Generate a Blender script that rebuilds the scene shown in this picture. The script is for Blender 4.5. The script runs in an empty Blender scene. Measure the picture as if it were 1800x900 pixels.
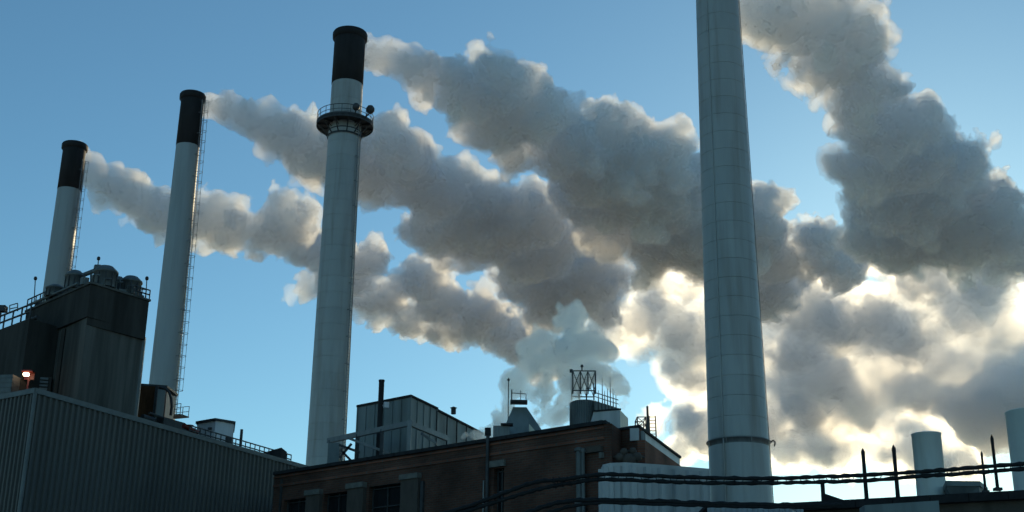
import bpy, bmesh, math, random
import numpy as np
from mathutils import Vector, Matrix

# ------------------------------------------------------------------ camera, world, sun, exposure
SC = bpy.context.scene
COL = SC.collection
PXW, PXH, F = 1800.0, 900.0, 2290.0            # the photograph's pixels and its focal length in pixels
EYE = Vector((0.0, 0.0, 1.6))
_U = Vector((70.0, 6474.0, -F)).normalized()   # world up seen from the camera
_f = Vector((0, 0, -1)); _Yc = (_f - _U * _f.dot(_U)).normalized(); _Xc = _Yc.cross(_U)
ROT = Matrix((_Xc, _Yc, _U))                   # camera -> world
cam_d = bpy.data.cameras.new('camera'); cam = bpy.data.objects.new('camera', cam_d); COL.objects.link(cam)
cam.matrix_world = Matrix.Translation(EYE) @ ROT.to_4x4()
cam_d.sensor_fit = 'HORIZONTAL'; cam_d.sensor_width = 36.0; cam_d.lens = 36.0 * F / PXW
cam_d.clip_start = 0.1; cam_d.clip_end = 6000.0
SC.camera = cam

def ray(px, py):
    return (ROT @ Vector((px - PXW / 2, PXH / 2 - py, -F))).normalized()
def atY(px, py, Y):            # the point of the view ray at world depth Y
    d = ray(px, py); return EYE + d * (Y / d.y)
def atz(px, py, z):            # the point of the view ray at height z
    d = ray(px, py); return EYE + d * ((z - EYE.z) / d.z)
def mpp(p):                    # metres per photo pixel at point p
    return (ROT.transposed() @ (Vector(p) - EYE)).z * -1.0 / F

SUN_DIR = ray(1690, 600)
sun_el = math.asin(SUN_DIR.z); sun_az = math.atan2(SUN_DIR.x, SUN_DIR.y)
W = bpy.data.worlds.new('World'); SC.world = W; W.use_nodes = True
nt = W.node_tree; nt.nodes.clear()
sky = nt.nodes.new('ShaderNodeTexSky'); sky.sky_type = 'NISHITA'; sky.sun_disc = False
sky.sun_elevation = sun_el; sky.sun_rotation = sun_az
sky.air_density = 1.0; sky.dust_density = 0.25; sky.ozone_density = 3.0; sky.altitude = 100
bg = nt.nodes.new('ShaderNodeBackground'); bg.inputs['Strength'].default_value = 0.107
wo = nt.nodes.new('ShaderNodeOutputWorld')
wb = nt.nodes.new('ShaderNodeMix'); wb.data_type = 'RGBA'; wb.blend_type = 'MULTIPLY'; wb.inputs[0].default_value = 1.0
wb.inputs[7].default_value = (0.72, 1.0, 0.96, 1.0)     # the photograph's cool white balance
nt.links.new(sky.outputs[0], wb.inputs[6]); nt.links.new(wb.outputs[2], bg.inputs[0]); nt.links.new(bg.outputs[0], wo.inputs[0])
sd = bpy.data.lights.new('sun', 'SUN'); sun = bpy.data.objects.new('sun', sd); COL.objects.link(sun)
sd.energy = 2.6; sd.angle = math.radians(0.5); sd.color = (1.0, 0.79, 0.47)
sun.rotation_euler = SUN_DIR.to_track_quat('Z', 'Y').to_euler(); sun.location = (0, 0, 120)

SC.view_settings.view_transform = 'Standard'; SC.view_settings.look = 'None'
SC.view_settings.exposure = 0.2; SC.view_settings.gamma = 1.0; SC.view_settings.use_curve_mapping = False
cy = SC.cycles
cy.max_bounces = 12; cy.diffuse_bounces = 3; cy.glossy_bounces = 2; cy.transmission_bounces = 2
cy.volume_bounces = 10; cy.transparent_max_bounces = 48
cy.volume_step_rate = 2.0; cy.volume_max_steps = 128
cy.use_denoising = True; cy.sample_clamp_indirect = 6.0
cy.use_adaptive_sampling = True; cy.adaptive_threshold = 0.05
RNG = np.random.default_rng(7); random.seed(7)
# ------------------------------------------------------------------ steam plumes
_TN = 48
_TILE = np.random.default_rng(99).random((_TN, _TN, _TN), dtype=np.float32)
def vnoise(P):                             # smooth value noise in 0..1, tiling far apart
    fl = np.floor(P); f = (P - fl).astype(np.float32); f = f * f * (3 - 2 * f); I = fl.astype(np.int32) % _TN; J = (I + 1) % _TN
    T = _TILE.ravel(); X = (I[:, 0] * _TN * _TN, J[:, 0] * _TN * _TN); Y = (I[:, 1] * _TN, J[:, 1] * _TN); Z = (I[:, 2], J[:, 2])
    fz = f[:, 2]; out = 0
    for i in (0, 1):
        wx = f[:, 0] if i else 1 - f[:, 0]
        for j in (0, 1):
            wy = f[:, 1] if j else 1 - f[:, 1]; b = X[i] + Y[j]
            t0 = T[b + Z[0]]; out = out + wx * wy * (t0 + (T[b + Z[1]] - t0) * fz)
    return out
_RT = [np.array(Matrix.Rotation(0.7 + 1.3 * k, 3, Vector((1, .6 + k, .3 - k)).normalized()), np.float32) for k in range(8)]
def billow(P, scale, seed, octaves, fall=0.55):     # rounded lumps with creases between them, 0 on average
    s, a, t = 0, 1.0, 0; P = P.astype(np.float32)
    wp = np.stack([vnoise(P @ _RT[i] / (scale * 1.6) + 7.7 * i + seed) for i in range(3)], 1) - .5
    P = P + wp * scale * .9
    for k in range(octaves):
        s = s + a * (np.abs(2 * vnoise(P @ _RT[k] / scale + 17.3 * k + seed * 3.1) - 1) * 2.2 - .75); t += a
        a *= fall; scale *= 0.5
    return s / t

def sphere_tree(main, levels, rmin, rng, kids=(13, 9, 6)):
    """main: (n,4) spheres; returns them with ever smaller lumps grown on their surfaces"""
    out = [main]; cur = main
    for lv in range(levels):
        k = kids[lv]
        d = rng.normal(size=(len(cur), k, 3)); d /= np.linalg.norm(d, axis=2, keepdims=True)
        r = cur[:, None, 3] * rng.uniform(0.28, 0.58, size=(len(cur), k))
        c = cur[:, None, :3] + d * (cur[:, 3][:, None, None] * rng.uniform(0.72, 1.0, size=(len(cur), k, 1)))
        nx = np.concatenate([c, r[:, :, None]], 2).reshape(-1, 4)
        nx = nx[nx[:, 3] > rmin]
        # drop lumps swallowed by the parents
        keep = np.ones(len(nx), bool)
        for s in out[0] if lv < 2 else ():
            keep &= np.linalg.norm(nx[:, :3] - s[:3], axis=1) + nx[:, 3] > s[3] * 1.03
        nx = nx[keep]
        out.append(nx); cur = nx
    return np.concatenate(out)

def sphere_field(spheres, vox, BG, lo, dim):
    G = np.full(dim, BG, np.float32)
    for x, y, z, r in spheres:
        c = (np.array((x, y, z)) - lo) / vox; R = r / vox + BG / vox
        a = np.maximum(np.floor(c - R).astype(int), 0); b = np.minimum(np.ceil(c + R).astype(int) + 1, dim)
        gx = (np.arange(a[0], b[0]) - c[0]).astype(np.float32)[:, None, None]
        gy = (np.arange(a[1], b[1]) - c[1]).astype(np.float32)[None, :, None]
        gz = (np.arange(a[2], b[2]) - c[2]).astype(np.float32)[None, None, :]
        d = np.sqrt(gx * gx + gy * gy + gz * gz) * np.float32(vox) - np.float32(r)
        v = G[a[0]:b[0], a[1]:b[1], a[2]:b[2]]
        np.minimum(v, d, out=v)
    np.clip(G, -BG, BG, out=G)
    return G
def field_mesh(name, G, vox, lo, BG, one=False):
    import openvdb
    g = openvdb.FloatGrid(float(BG)); g.copyFromArray(G)
    pts, quads = g.convertToQuads(0.0); pts = pts.astype(np.float32) * vox + lo.astype(np.float32)
    a, b = np.concatenate([quads[:, 0], quads[:, 1], quads[:, 2]]).astype(np.int64), np.concatenate([quads[:, 1], quads[:, 2], quads[:, 3]]).astype(np.int64)
    lab = np.arange(len(pts))
    while True:
        la, lb = lab[a], lab[b]; lo_, hi_ = np.minimum(la, lb), np.maximum(la, lb); d_ = lo_ != hi_
        if not d_.any(): break
        np.minimum.at(lab, hi_[d_], lo_[d_])
        while True:
            l2 = lab[lab]
            if (l2 == lab).all(): break
            lab = l2
    cnt = np.bincount(lab[quads[:, 0]], minlength=len(pts)); print('COMP', name, np.sort(cnt[cnt > 0])[::-1][:6], quads.shape)
    keep_q = cnt[lab[quads[:, 0]]] >= (cnt.max() if one else (100 if name == 'wisp_layer' else 1500 if len(quads) > 50000 else 300))
    quads = quads[keep_q]; used = np.zeros(len(pts), bool); used[quads.ravel()] = True; new = np.cumsum(used) - 1; pts = pts[used]; quads = new[quads]
    me = bpy.data.meshes.new(name)
    me.vertices.add(len(pts)); me.vertices.foreach_set('co', pts.ravel())
    me.loops.add(quads.size); me.loops.foreach_set('vertex_index', quads.ravel().astype(np.int32))
    me.polygons.add(len(quads)); me.polygons.foreach_set('loop_start', np.arange(0, quads.size, 4, dtype=np.int32))
    me.polygons.foreach_set('use_smooth', np.ones(len(quads), bool)); me.update(calc_edges=True)
    print('MESH', name, G.shape, 'quads', len(quads))
    return me
def plume_meshes(name, S_all, n_wisp, levels, rmin, kids, rng, vox, amp, nscale, seed, wisp=0.9, core_in=0.25, fall=0.82, octv=5, taper=False, knot=0.0):
    """two nested closed surfaces of one billowing body: a thin ragged outer wisp layer and the dense core"""
    T = sphere_tree(S_all, levels, rmin, rng, kids)
    BG = np.float32(amp * 1.3 + wisp + 3 * vox)
    lo = (T[:, :3] - T[:, 3:]).min(0) - BG; hi = (T[:, :3] + T[:, 3:]).max(0) + BG
    dim = np.ceil((hi - lo) / vox).astype(int) + 1
    G = sphere_field(T, vox, BG, lo, dim)
    for ax in range(3): G = (np.roll(G, 1, ax) + G * 2 + np.roll(G, -1, ax)) * np.float32(0.25)
    idx = np.flatnonzero(np.abs(G.ravel()) < amp * 1.2 + wisp)
    Pw = np.stack(np.unravel_index(idx, G.shape), 1).astype(np.float32) * np.float32(vox) + lo.astype(np.float32)
    n = billow(Pw, nscale, seed, octv, fall) * amp
    grow = np.clip(np.linalg.norm(Pw - S_all[0][:3].astype(np.float32), axis=1) / np.float32(18 * wisp / .6), 0.22, 1.0) if taper else 1.0
    n = n * grow
    fil = np.abs(2 * vnoise(Pw @ _RT[5] / (nscale * .45) + seed) - 1) * .6 + np.abs(2 * vnoise(Pw @ _RT[6] / (nscale * .2) + seed) - 1) * .4
    W = G.copy(); W.ravel()[idx] -= (n + wisp * (.75 - 1.9 * fil)).astype(np.float32)
    C = G; C.ravel()[idx] -= (n - core_in).astype(np.float32)
    if n_wisp:                                  # near the stack mouth there is only thin vapour
        keep = S_all[n_wisp:]; d = np.full(len(idx), 1e9, np.float32)
        first = S_all[:n_wisp]
        d1 = np.full(len(idx), 1e9, np.float32)
        for s_ in keep[:10]: np.minimum(d, np.linalg.norm(Pw - s_[:3].astype(np.float32), axis=1) - np.float32(s_[3]), out=d)
        for s_ in first: np.minimum(d1, np.linalg.norm(Pw - s_[:3].astype(np.float32), axis=1) - np.float32(s_[3]), out=d1)
        c = C.ravel()[idx]; C.ravel()[idx] = np.where(d1 < d - .1, np.maximum(c, np.minimum(BG, .3 + (d - d1))), c)
        # interior cells outside the noise band
        rest = np.flatnonzero(C.ravel() < -(amp * 1.2 + wisp) + 1e-3)
        if len(rest):
            Pr = np.stack(np.unravel_index(rest, G.shape), 1).astype(np.float32) * np.float32(vox) + lo.astype(np.float32)
            d = np.full(len(rest), 1e9, np.float32); d1 = d.copy()
            for s_ in keep[:10]: np.minimum(d, np.linalg.norm(Pr - s_[:3].astype(np.float32), axis=1) - np.float32(s_[3]), out=d)
            for s_ in first: np.minimum(d1, np.linalg.norm(Pr - s_[:3].astype(np.float32), axis=1) - np.float32(s_[3]), out=d1)
            C.ravel()[rest] = np.where(d1 < d - .1, np.float32(.3), C.ravel()[rest])
    for _ in range(1):
        for ax in range(3): C = (np.roll(C, 1, ax) + C * 8 + np.roll(C, -1, ax)) / np.float32(10)
    K = None
    if knot:                                    # denser small-scale curls inside the core
        K = C.copy(); K.ravel()[idx] += (knot - billow(Pw + 31.7, nscale * .42, seed + 9, 4, .85) * amp * .7).astype(np.float32)
        K = field_mesh('dense_curls', K, vox, lo, BG)
    return field_mesh('wisp_layer', np.ascontiguousarray(W[::2, ::2, ::2]), vox * 2, lo, BG), field_mesh(name, C, vox, lo, BG, False), K

def steam_material(name, dens, g=0.55, skin=0.25, scl=1.0, col=(0.985, 0.985, 0.985)):
    m = bpy.data.materials.new(name); m.use_nodes = True; t = m.node_tree; t.nodes.clear()
    o = t.nodes.new('ShaderNodeOutputMaterial')
    tr = t.nodes.new('ShaderNodeBsdfTransparent')
    df = t.nodes.new('ShaderNodeBsdfDiffuse'); df.inputs[0].default_value = (0.95, 0.95, 0.95, 1)
    tl = t.nodes.new('ShaderNodeBsdfTranslucent'); tl.inputs[0].default_value = (0.95, 0.95, 0.95, 1)
    ad = t.nodes.new('ShaderNodeMixShader'); ad.inputs[0].default_value = 0.5
    t.links.new(df.outputs[0], ad.inputs[1]); t.links.new(tl.outputs[0], ad.inputs[2])
    mx = t.nodes.new('ShaderNodeMixShader'); mx.inputs[0].default_value = skin
    mx.inputs[0].default_value = skin
    if skin > 0.06 and scl > 0:            # thicker and thinner patches of droplets in the outermost skin
        ge = t.nodes.new('ShaderNodeNewGeometry')
        nz = t.nodes.new('ShaderNodeTexNoise'); nz.inputs['Scale'].default_value = 0.7 * scl; nz.inputs['Detail'].default_value = 7; nz.inputs['Roughness'].default_value = 0.62; nz.inputs['Distortion'].default_value = 0.7
        t.links.new(ge.outputs['Position'], nz.inputs['Vector'])
        mr = t.nodes.new('ShaderNodeMapRange'); mr.inputs[1].default_value = 0.32; mr.inputs[2].default_value = 0.70; mr.inputs[3].default_value = skin * 0.25; mr.inputs[4].default_value = skin * 1.9
        t.links.new(nz.outputs[0], mr.inputs[0]); t.links.new(mr.outputs[0], mx.inputs[0])
        bp = t.nodes.new('ShaderNodeBump'); bp.inputs['Strength'].default_value = 0.7; bp.inputs['Distance'].default_value = 0.6 / scl
        t.links.new(nz.outputs[0], bp.inputs['Height']); t.links.new(bp.outputs[0], df.inputs['Normal']); t.links.new(bp.outputs[0], tl.inputs['Normal'])
    t.links.new(tr.outputs[0], mx.inputs[1]); t.links.new(ad.outputs[0], mx.inputs[2])
    t.links.new(mx.outputs[0], o.inputs['Surface'])
    v = t.nodes.new('ShaderNodeVolumeScatter')
    v.inputs['Color'].default_value = (*col, 1); v.inputs['Density'].default_value = dens; v.inputs['Anisotropy'].default_value = g
    t.links.new(v.outputs[0], o.inputs['Volume'])
    return m

def blobs(rows, z, rng, jz=0.25):
    """rows: (photo x, photo y, radius in px) -> spheres whose centres float at height z; jitter in depth"""
    out = []
    for px, py, pr in rows:
        p = atz(px, py, z); r = pr * mpp(p)
        p = p + ray(px, py) * (rng.uniform(-jz, jz) * r * 2)
        out.append((*p, pr * mpp(p)))
    return np.array(out)
# ------------------------------------------------------------------ helpers
def link(o, parent=None):
    COL.objects.link(o)
    if parent is not None: o.parent = parent
    return o
def tag(o, label=None, cat=None, group=None, kind=None):
    if label: o['label'] = label
    if cat: o['category'] = cat
    if group: o['group'] = group
    if kind: o['kind'] = kind
    return o
def empty(name, loc, label, cat, group=None):
    o = bpy.data.objects.new(name, None); o.location = loc; o.empty_display_size = 0.5
    link(o); return tag(o, label, cat, group)

class MB:
    """collects shapes in world coordinates and links them as one mesh object"""
    def __init__(s): s.v = []; s.f = []; s.sm = []
    def add(s, vs, fs, smooth=False):
        b = len(s.v); s.v += [tuple(v) for v in vs]; s.f += [tuple(b + i for i in f) for f in fs]; s.sm += [smooth] * len(fs); return s
    def prism(s, pts, z0, z1, top=None):
        n = len(pts); top = top or pts
        if sum(pts[i][0] * pts[(i + 1) % n][1] - pts[(i + 1) % n][0] * pts[i][1] for i in range(n)) < 0:
            pts = pts[::-1]; top = top[::-1]
        zb = z0 if hasattr(z0, '__len__') else [z0] * n; zt = z1 if hasattr(z1, '__len__') else [z1] * n
        vs = [(p[0], p[1], zb[i]) for i, p in enumerate(pts)] + [(p[0], p[1], zt[i]) for i, p in enumerate(top)]
        fs = [(i, (i + 1) % n, n + (i + 1) % n, n + i) for i in range(n)] + [tuple(range(n))[::-1], tuple(range(n, 2 * n))]
        return s.add(vs, fs)
    def box(s, c, size, yaw=0.0, M=None):
        hx, hy, hz = (a / 2 for a in size); R = M or Matrix.Rotation(yaw, 3, 'Z'); c = Vector(c)
        vs = [c + R @ Vector((x * hx, y * hy, z * hz)) for z in (-1, 1) for y in (-1, 1) for x in (-1, 1)]
        return s.add(vs, [(0, 2, 3, 1), (4, 5, 7, 6), (0, 1, 5, 4), (2, 6, 7, 3), (0, 4, 6, 2), (1, 3, 7, 5)])
    def bar(s, a, b, w, h=None):
        a = Vector(a); b = Vector(b); d = b - a; h = h or w
        if d.length < 1e-6: return s
        q = d.to_track_quat('Z', 'Y').to_matrix()
        return s.box((a + b) / 2, (w, h, d.length), M=q)
    def tube(s, pts, r, n=8, cap=True, r2=None):
        pts = [Vector(p) for p in pts]; rs = r if hasattr(r, '__len__') else [r] * len(pts); vs = []
        up = Vector((0.13, 0.37, 0.92))
        for i, p in enumerate(pts):
            d = (pts[min(i + 1, len(pts) - 1)] - pts[max(i - 1, 0)]).normalized()
            u = d.cross(up); u = (d.cross(Vector((1, 0, 0))) if u.length < 0.1 else u).normalized(); w = d.cross(u)
            vs += [p + (u * math.cos(2 * math.pi * k / n) + w * math.sin(2 * math.pi * k / n)) * rs[i] for k in range(n)]
        m = len(pts)
        fs = [(i * n + k, i * n + (k + 1) % n, (i + 1) * n + (k + 1) % n, (i + 1) * n + k) for i in range(m - 1) for k in range(n)]
        s.add(vs, fs, True)
        if cap: s.add(vs[:n], [tuple(range(n))[::-1]]); s.add(vs[-n:], [tuple(range(n))])
        return s
    def lathe(s, c, prof, n=48, smooth=True, cap=False):
        vs = [(c[0] + r * math.cos(2 * math.pi * k / n), c[1] + r * math.sin(2 * math.pi * k / n), z) for r, z in prof for k in range(n)]
        m = len(prof)
        fs = [(i * n + k, i * n + (k + 1) % n, (i + 1) * n + (k + 1) % n, (i + 1) * n + k) for i in range(m - 1) for k in range(n)]
        s.add(vs, fs, smooth)
        if cap: s.add(vs[-n:], [tuple(range(n))]); s.add(vs[:n], [tuple(range(n))[::-1]])
        return s
    def ring(s, c, r, z, t, n=48, a0=0.0, a1=2 * math.pi):
        k = max(3, int(n * (a1 - a0) / (2 * math.pi)))
        return s.tube([(c[0] + r * math.cos(a0 + (a1 - a0) * i / k), c[1] + r * math.sin(a0 + (a1 - a0) * i / k), z) for i in range(k + 1)], t, 5, cap=False)
    def build(s, name, mat, parent=None, origin=None):
        me = bpy.data.meshes.new(name); org = Vector(origin) if origin is not None else (parent_origin(parent) if parent is not None else Vector((0, 0, 0)))
        me.from_pydata([tuple(Vector(v) - org) for v in s.v], [], s.f); me.polygons.foreach_set('use_smooth', s.sm)
        me.materials.append(mat); me.update()
        o = bpy.data.objects.new(name, me); link(o, parent)
        if parent is None: o.location = org
        return o
def parent_origin(p):
    o = Vector((0, 0, 0))
    while p is not None: o += Vector(p.location); p = p.parent
    return o

# ------------------------------------------------------------------ materials
def mat(name, col, rough=0.6, metal=0.0, var=0.25, scale=1.5, streak=1.0, bump=0.0, bscale=20.0, spec=0.5, dirt=None, dirt_amt=0.5):
    m = bpy.data.materials.new(name); m.use_nodes = True; t = m.node_tree; N = t.nodes; L = t.links
    b = N['Principled BSDF']; b.inputs['Roughness'].default_value = rough; b.inputs['Metallic'].default_value = metal
    b.inputs['Specular IOR Level'].default_value = spec
    tc = N.new('ShaderNodeNewGeometry')
    mp = N.new('ShaderNodeMapping'); mp.inputs['Scale'].default_value = (scale, scale, scale / streak); L.new(tc.outputs['Position'], mp.inputs[0])
    n1 = N.new('ShaderNodeTexNoise'); n1.inputs['Scale'].default_value = 1.0; n1.inputs['Detail'].default_value = 6; n1.inputs['Roughness'].default_value = 0.65
    L.new(mp.outputs[0], n1.inputs['Vector'])
    mr = N.new('ShaderNodeMapRange'); mr.inputs[1].default_value = 0.3; mr.inputs[2].default_value = 0.7
    mr.inputs[3].default_value = 1 - var; mr.inputs[4].default_value = 1 + var; L.new(n1.outputs[0], mr.inputs[0])
    mul = N.new('ShaderNodeVectorMath'); mul.operation = 'SCALE'; mul.inputs[0].default_value = col; L.new(mr.outputs[0], mul.inputs['Scale'])
    last = mul.outputs[0]
    if dirt:
        mp2 = N.new('ShaderNodeMapping'); mp2.inputs['Scale'].default_value = (scale * 1.7, scale * 1.7, scale * 0.12); L.new(tc.outputs['Position'], mp2.inputs[0])
        n2 = N.new('ShaderNodeTexNoise'); n2.inputs['Scale'].default_value = 1.0; n2.inputs['Detail'].default_value = 5; L.new(mp2.outputs[0], n2.inputs['Vector'])
        r2 = N.new('ShaderNodeMapRange'); r2.inputs[1].default_value = 0.5; r2.inputs[2].default_value = 0.72; r2.inputs[4].default_value = dirt_amt; L.new(n2.outputs[0], r2.inputs[0])
        mx = N.new('ShaderNodeMix'); mx.data_type = 'RGBA'; mx.inputs[7].default_value = (*dirt, 1)
        L.new(r2.outputs[0], mx.inputs[0]); L.new(last, mx.inputs[6]); last = mx.outputs[2]
    oi = N.new('ShaderNodeObjectInfo'); ov = N.new('ShaderNodeMapRange'); ov.inputs[3].default_value = 0.96; ov.inputs[4].default_value = 1.04; L.new(oi.outputs['Random'], ov.inputs[0])
    om = N.new('ShaderNodeVectorMath'); om.operation = 'SCALE'; L.new(last, om.inputs[0]); L.new(ov.outputs[0], om.inputs['Scale']); last = om.outputs[0]
    L.new(last, b.inputs['Base Color'])
    if bump:
        n3 = N.new('ShaderNodeTexNoise'); n3.inputs['Scale'].default_value = bscale; n3.inputs['Detail'].default_value = 4; L.new(tc.outputs['Position'], n3.inputs['Vector'])
        bp = N.new('ShaderNodeBump'); bp.inputs['Strength'].default_value = bump; bp.inputs['Distance'].default_value = 0.03
        L.new(n3.outputs[0], bp.inputs['Height']); L.new(bp.outputs[0], b.inputs['Normal'])
    return m

def brick_mat(name, c1, c2, mortar, yaw):
    m = bpy.data.materials.new(name); m.use_nodes = True; t = m.node_tree; N = t.nodes; L = t.links
    b = N['Principled BSDF']; b.inputs['Roughness'].default_value = 0.9; b.inputs['Specular IOR Level'].default_value = 0.2
    g = N.new('ShaderNodeNewGeometry'); mp = N.new('ShaderNodeMapping'); mp.vector_type = 'POINT'
    mp.inputs['Rotation'].default_value = (0, 0, -yaw); L.new(g.outputs['Position'], mp.inputs[0])
    sp = N.new('ShaderNodeSeparateXYZ'); L.new(mp.outputs[0], sp.inputs[0]); cb = N.new('ShaderNodeCombineXYZ')
    L.new(sp.outputs[0], cb.inputs[0]); L.new(sp.outputs[2], cb.inputs[1])
    br = N.new('ShaderNodeTexBrick'); br.inputs['Scale'].default_value = 1.0; br.inputs['Brick Width'].default_value = 0.3; br.inputs['Row Height'].default_value = 0.1
    br.inputs['Mortar Size'].default_value = 0.012; br.inputs['Color1'].default_value = (*c1, 1); br.inputs['Color2'].default_value = (*c2, 1); br.inputs['Mortar'].default_value = (*mortar, 1)
    L.new(cb.outputs[0], br.inputs['Vector'])
    n = N.new('ShaderNodeTexNoise'); n.inputs['Scale'].default_value = 0.6; n.inputs['Detail'].default_value = 7; L.new(g.outputs['Position'], n.inputs['Vector'])
    mr = N.new('ShaderNodeMapRange'); mr.inputs[1].default_value = .3; mr.inputs[2].default_value = .7; mr.inputs[3].default_value = .6; mr.inputs[4].default_value = 1.4; L.new(n.outputs[0], mr.inputs[0])
    ml = N.new('ShaderNodeVectorMath'); ml.operation = 'SCALE'; L.new(br.outputs['Color'], ml.inputs[0]); L.new(mr.outputs[0], ml.inputs['Scale'])
    L.new(ml.outputs[0], b.inputs['Base Color'])
    bp = N.new('ShaderNodeBump'); bp.inputs['Strength'].default_value = 0.6; bp.inputs['Distance'].default_value = 0.01; bp.invert = True
    L.new(br.outputs['Fac'], bp.inputs['Height']); L.new(bp.outputs[0], b.inputs['Normal'])
    return m

def emit_mat(name, col, s):
    m = bpy.data.materials.new(name); m.use_nodes = True; b = m.node_tree.nodes['Principled BSDF']
    b.inputs['Base Color'].default_value = (*col, 1); b.inputs['Emission Color'].default_value = (*col, 1); b.inputs['Emission Strength'].default_value = s
    return m

M = dict(
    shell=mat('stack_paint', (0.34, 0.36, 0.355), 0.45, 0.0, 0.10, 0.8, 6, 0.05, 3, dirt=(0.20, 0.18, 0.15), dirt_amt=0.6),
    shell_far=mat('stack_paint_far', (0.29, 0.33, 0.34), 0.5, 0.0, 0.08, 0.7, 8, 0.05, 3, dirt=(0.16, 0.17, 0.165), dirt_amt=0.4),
    black=mat('black_stack_paint', (0.018, 0.018, 0.020), 0.7, 0.0, 0.4, 1.0, 5, 0.2, 6, spec=0.25),
    steel=mat('dark_steel', (0.045, 0.047, 0.05), 0.6, 0.3, 0.4, 4, 2, 0.2, 30),
    galv=mat('galvanised_steel', (0.17, 0.18, 0.185), 0.5, 0.5, 0.2, 3, 3, 0.1, 20),
    corr=mat('corrugated_cladding', (0.088, 0.084, 0.076), 0.6, 0.0, 0.18, 0.4, 5, 0.0, dirt=(0.05, 0.05, 0.045), dirt_amt=0.5),
    trim=mat('roof_trim', (0.12, 0.13, 0.13), 0.5, 0.2, 0.2, 1.5, 1),
    conc=mat('weathered_concrete', (0.105, 0.10, 0.09), 0.92, 0.0, 0.5, 1.1, 14, 0.4, 8, spec=0.2, dirt=(0.035, 0.035, 0.032), dirt_amt=0.75),
    conc_dark=mat('stained_concrete', (0.052, 0.048, 0.043), 0.95, 0.0, 0.5, 0.8, 6, 0.4, 8, spec=0.2, dirt=(0.02, 0.018, 0.016), dirt_amt=0.7),
    fan=mat('fan_housing', (0.12, 0.13, 0.13), 0.6, 0.3, 0.35, 2, 2, 0.2, 12),
    clad=mat('grey_cladding', (0.17, 0.20, 0.20), 0.6, 0.15, 0.2, 0.7, 5, 0.1, 6, dirt=(0.07, 0.075, 0.07), dirt_amt=0.6),
    pale=mat('pale_vent_paint', (0.62, 0.66, 0.64), 0.5, 0.0, 0.12, 1.2, 4, 0.05, 4, dirt=(0.40, 0.38, 0.33), dirt_amt=0.5),
    blue=mat('pale_blue_cladding', (0.42, 0.42, 0.42), 0.5, 0.1, 0.14, 0.8, 5, 0.0, dirt=(0.14, 0.16, 0.17), dirt_amt=0.5),
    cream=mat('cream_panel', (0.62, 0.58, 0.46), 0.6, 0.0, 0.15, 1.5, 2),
    stone=mat('stone_cap', (0.15, 0.145, 0.13), 0.9, 0.0, 0.25, 3, 1, 0.3, 15, spec=0.2),
    pier=mat('concrete_pier', (0.085, 0.07, 0.06), 0.9, 0.0, 0.25, 2, 3, 0.3, 15, spec=0.2),
    rust=mat('rusty_duct', (0.10, 0.045, 0.02), 0.85, 0.0, 0.5, 2, 3, 0.3, 12, spec=0.2),
    red=mat('red_valve_paint', (0.14, 0.02, 0.015), 0.5, 0.0, 0.3, 4, 1),
    rub=mat('black_cable', (0.012, 0.012, 0.013), 0.7, 0.0, 0.4, 10, 1, 0.3, 30, spec=0.3),
    tar=mat('roof_tar', (0.03, 0.03, 0.032), 0.95, 0.0, 0.3, 2, 1, 0.3, 10, spec=0.2),
    glass=mat('dark_glass', (0.012, 0.014, 0.016), 0.12, 0.0, 0.2, 2, 1),
    yard=mat('pale_yard', (0.34, 0.32, 0.28), 0.95, 0.0, 0.3, 0.5, 1, 0.4, 30, spec=0.2),
    white=mat('white_paint', (0.62, 0.62, 0.64), 0.5, 0.0, 0.1, 2, 2, dirt=(0.35, 0.34, 0.34), dirt_amt=0.4),
    lamp=emit_mat('lit_lamp', (1.0, 0.72, 0.45), 7.0),
)
YAW_B = math.atan2(62.93 - 50.49, -11.35 - 3.70)
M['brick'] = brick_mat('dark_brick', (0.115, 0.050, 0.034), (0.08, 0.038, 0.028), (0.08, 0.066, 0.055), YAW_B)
M['brick_side'] = brick_mat('lit_red_brick', (0.20, 0.075, 0.045), (0.16, 0.062, 0.04), (0.10, 0.09, 0.08), 1.19)  # redder, lighter copy of the brick: sunlight on the side wing put into the colour

# ------------------------------------------------------------------ ground
gm = MB(); gm.add([(-3000, -3000, 0), (3000, -3000, 0), (3000, 3000, 0), (-3000, 3000, 0)], [(0, 1, 2, 3)])
tag(gm.build('ground', M['yard']), kind='structure')

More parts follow.
